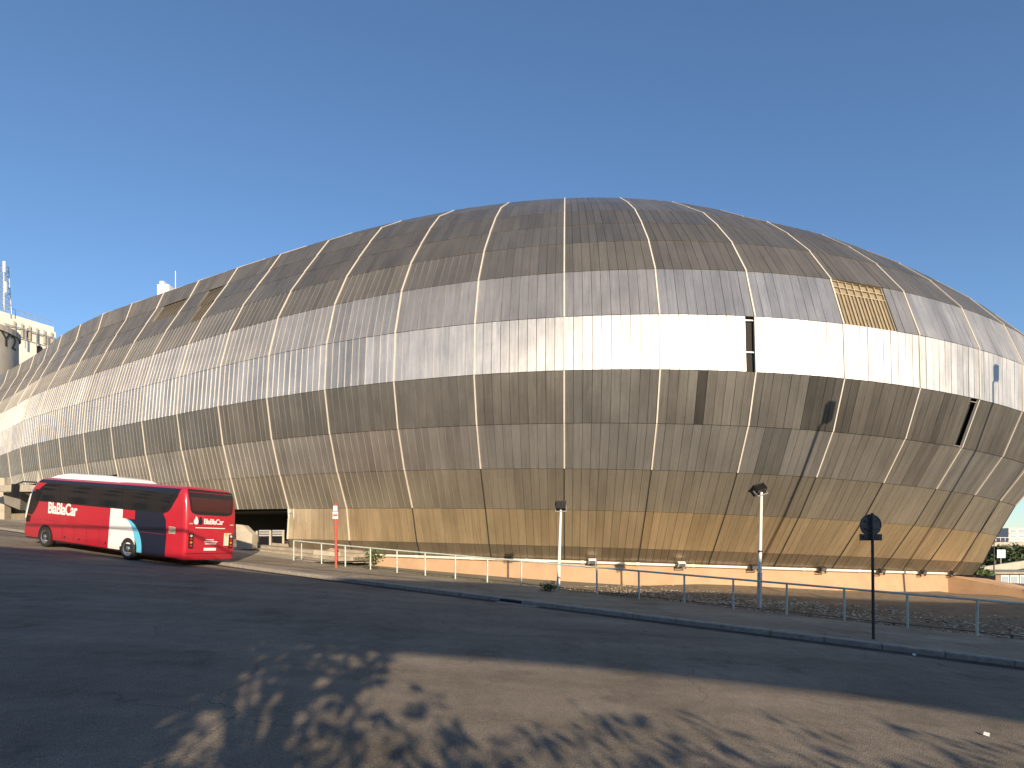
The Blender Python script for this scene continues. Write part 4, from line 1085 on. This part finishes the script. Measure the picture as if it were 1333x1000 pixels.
# ------------------------------------------------------------------ behind the camera: what throws the shade
nv = thing('elevated_road', 'concrete elevated road behind the viewpoint, throwing the band of shade', 'viaduct')
yf, yb = -9.6, -15.6
xs_ = [-70, -40, -20, -10.5, 2, 9, 13, 15, 17, 19, 24, 26, 30, 40, 70]
zbot = [6.35, 6.35, 6.35, 6.35, 6.3, 5.68, 5.12, 4.6, 3.6, 2.2, 2.2, 3.6, 5.1, 6.3, 6.3]
def ztop(x): return 8.6 + .012 * (x - 2) if x > 2 else min(11.2, 8.6 + (2 - x) * .205)
mb = MB()
rows = [[(x, yf, CZ + ztop(x)) for x in xs_], [(x, yf, CZ + min(zb_ + .3, ztop(x) - 1.4)) for x, zb_ in zip(xs_, zbot)], [(x, yb, CZ + zb_) for x, zb_ in zip(xs_, zbot)], [(x, yb, CZ + ztop(x)) for x in xs_],
        [(x, yb + .25, CZ + ztop(x)) for x in xs_], [(x, yb + .25, CZ + ztop(x) - 1) for x in xs_], [(x, yf - .25, CZ + ztop(x) - 1) for x in xs_], [(x, yf - .25, CZ + ztop(x)) for x in xs_], [(x, yf, CZ + ztop(x)) for x in xs_]]
mb.grid(rows, flip=False); mb.build('deck', M['concrete'], nv)
for x in (-38, 21.5, 66):
    mb = MB(); mb.box((x - 1.5, yb + .6, -3), (x + 1.5, yf - .6, CZ + 3.5)); mb.build('pier', M['concrete'], nv)
def gz(x, y): u, v = uv_of(x, y); return road_z(u) + .12
for k, (x, y, cz_, cr, n, sz, lab) in enumerate(((-4.0, -5.5, CZ + 2.0, (3.7, 2.6, 3.0), 14000, .25, 'dense shade tree behind the viewpoint'),
                                             (.7, -5.0, CZ + 2.5, (2.0, 1.5, 1.3), 600, .19, 'open crowned young tree behind the viewpoint'),
                                             (-11, -5.5, CZ + 2.6, (5.6, 2.8, 3.6), 10000, .28, 'second dense shade tree along the near sidewalk'),
                                             (-20, -4.5, CZ + 3.0, (6, 2.8, 3.8), 9000, .28, 'third dense shade tree along the near sidewalk'))):
    tree('street_tree', lab, (x, y, gz(x, y)), 5, (x, y, cz_), cr, n, sz, 70 + k, M['darkleaf'], 'trees on the near sidewalk', 10)
def palm(x, y, ht, seed, lab):
    rg = random.Random(seed); o = thing('palm_shrub', lab, 'palm', (0, 0, 0), group='palm shrubs on the near sidewalk')
    z = gz(x, y); mb = MB(); mb.tube([(x, y, z - .1), (x, y, z + ht * .45)], [.16, .12], 9); mb.build('trunk', M['bark'], o)
    for k in range(15):
        a_ = 2 * math.pi * k / 15 + rg.uniform(-.2, .2); el = rg.uniform(.25, 1.25); L_ = ht * rg.uniform(.62, .8)
        mb = MB(); pts = []; c_ = Vector((x, y, z + ht * .43)); dirh = Vector((math.cos(a_), math.sin(a_), 0))
        for i in range(9):
            pts.append(c_.copy()); e_ = el - i * .16; c_ = c_ + (dirh * math.cos(e_) + Vector((0, 0, math.sin(e_)))) * L_ / 8
        mb.tube(pts, [.02] * 8 + [.005], 4)
        for i in range(1, 9):
            t_ = (pts[i] - pts[i - 1]).normalized(); sd = t_.cross(Vector((0, 0, 1))).normalized()
            for s_ in (-1, 1):
                for q in (0, .5):
                    p0 = pts[i - 1].lerp(pts[i], q); tip = p0 + (t_ * .8 + sd * s_ * .7).normalized() * .42 * (1 - .05 * i) - Vector((0, 0, .08)); w = t_ * .035
                    mb.face([p0 - w, p0 + w, tip])
        mb.build('frond', M['darkleaf'], o)
for k, (x, y, ht, lab) in enumerate(((1.6, -5.4, 4.3, 'feathery palm shrub next to the open crowned tree'), (4.4, -5.0, 4.1, 'feathery palm shrub between two others on the near sidewalk'), (7.2, -5.3, 4.0, 'middle palm shrub of the near sidewalk row'),
                                 (10.2, -5.0, 4.15, 'feathery palm shrub opposite the round sign'), (13.6, -5.2, 5.0, 'tallest palm shrub of the near sidewalk row'))):
    palm(x, y, ht, 90 + k, lab)
hd = MB(); rg = random.Random(5)
for k in range(46):
    x = -14 + k * .72; leaves(hd, (x, -4.9 + rg.uniform(-.2, .2), gz(x, -5) + 1.9), (.8, .6, 2.45 + rg.uniform(-.2, .25)), 650, .14, rg, .3)
hg = thing('hedge', 'clipped leafy hedge along the near sidewalk behind the viewpoint', 'hedge'); hd.build('foliage', M['darkleaf'], hg)
mb = MB()
for k in range(46):
    x = -14 + k * .72; mb.tube([(x, -4.9, gz(x, -5) - .05), (x + .1, -4.9, gz(x, -5) + 1.6)], [.03, .01], 5)
mb.build('stems', M['bark'], hg)
# tall street lamps just outside the picture on the right; their shadows climb the skirt
def tall_lamp(px, py, Yb, t, lab):
    P = at_depth(px, py, Yb); H_ = P + Vector((.3159, -1, .304)) * t
    o = thing('tall_street_lamp', lab, 'street lamp', (0, 0, 0), group='tall street lamps')
    u, v = uv_of(H_.x, H_.y); zb_ = walk_z(u) - .2
    mb = MB(); mb.tube([(H_.x, H_.y, zb_), (H_.x, H_.y, H_.z - .25)], [.12, .07], 10); mb.build('pole', M['galv'], o)
    mb = MB(); mb.tube([(H_.x, H_.y, H_.z - .25), (H_.x + .25, H_.y, H_.z - .05), (H_.x + .45, H_.y, H_.z)], .05, 8); mb.build('arm', M['galv'], o)
    mb = MB(); mb.box((H_.x + .15, H_.y - .3, H_.z - .02), (H_.x + .55, H_.y + .3, H_.z + .75)); mb.build('lamp_housing', M['lamphead'], o)
tall_lamp(1046, 558, 28.6, 10, 'tall street lamp whose shadow climbs the skirt left of the round sign')
tall_lamp(1236, 520, 32.6, 8.5, 'tall street lamp whose shadow reaches the belt near the black slot')
tall_lamp(1316, 588, 35.3, 8, 'tall street lamp farthest along the verge past the round sign')

# unseen buildings added so coach glass and metal mirror dark walls
def block(name, lab, x0, x1, y0, y1, z1, face):
    o = thing(name, lab, 'building', (0, 0, 0), group='unseen houses added for dark reflections')
    wm = mat(name + '_wall', (.30, .22, .17), .85, noise=(.4, .15))
    mb = MB(); mb.box((x0, y0, -4), (x1, y1, z1)); mb.build('wall', wm, o)
    mb = MB(); mb.box((x0 - .4, y0 - .4, z1), (x1 + .4, y1 + .4, z1 + .5)); mb.build('roof', M['dirtyconc'], o)
    L_ = (x1 - x0) if face == 'y' else (y1 - y0)
    for r in range(int((z1 - 1.5) // 3.2)):
        for c_ in range(int(L_ // 3)):
            t = 1.0 + c_ * 3.0; z = 1.2 + r * 3.2
            mb = MB()
            if face == 'y': mb.box((x0 + t, y1 + .003, z), (x0 + t + 1.3, y1 + .06, z + 1.7))
            else: mb.box((x1 + .003, y0 + t, z), (x1 + .06, y0 + t + 1.3, z + 1.7))
            mb.build('window', M['glass'], o)
block('added_apartments', 'unseen brown apartment row added behind the elevated road for dark reflections', -60, -5, -75, -62, 13, 'y')
block('added_house', 'unseen brown house added left of the coach to darken its window reflections', -95, -68, 2, 40, 23, 'x')

# overhead cable above the street; its shadow crosses the coach
bpy.context.view_layer.update()
mw = coach.matrix_world
pa = mw @ Vector((12.0, 1.26, 1.0)); pb = mw @ Vector((0.0, 1.26, 1.62))
ca = pa - LIGHT * 21.0; cb = pb - LIGHT * 19.5
dr = (cb - ca).normalized()
cable = thing('overhead_cable', 'black overhead cable strung between two wooden poles above the street', 'cable')
e0, e1 = ca - dr * 26, cb + dr * 22
mb = MB(); mb.tube([e0, ca, cb, e1], .055, 6); mb.build('wire', M['black'], cable)
for e_ in (e0, e1):
    mb = MB(); mb.tube([(e_.x, e_.y, -3), (e_.x, e_.y, e_.z + .5)], [.14, .10], 10); mb.build('wooden_pole', M['bark'], cable)
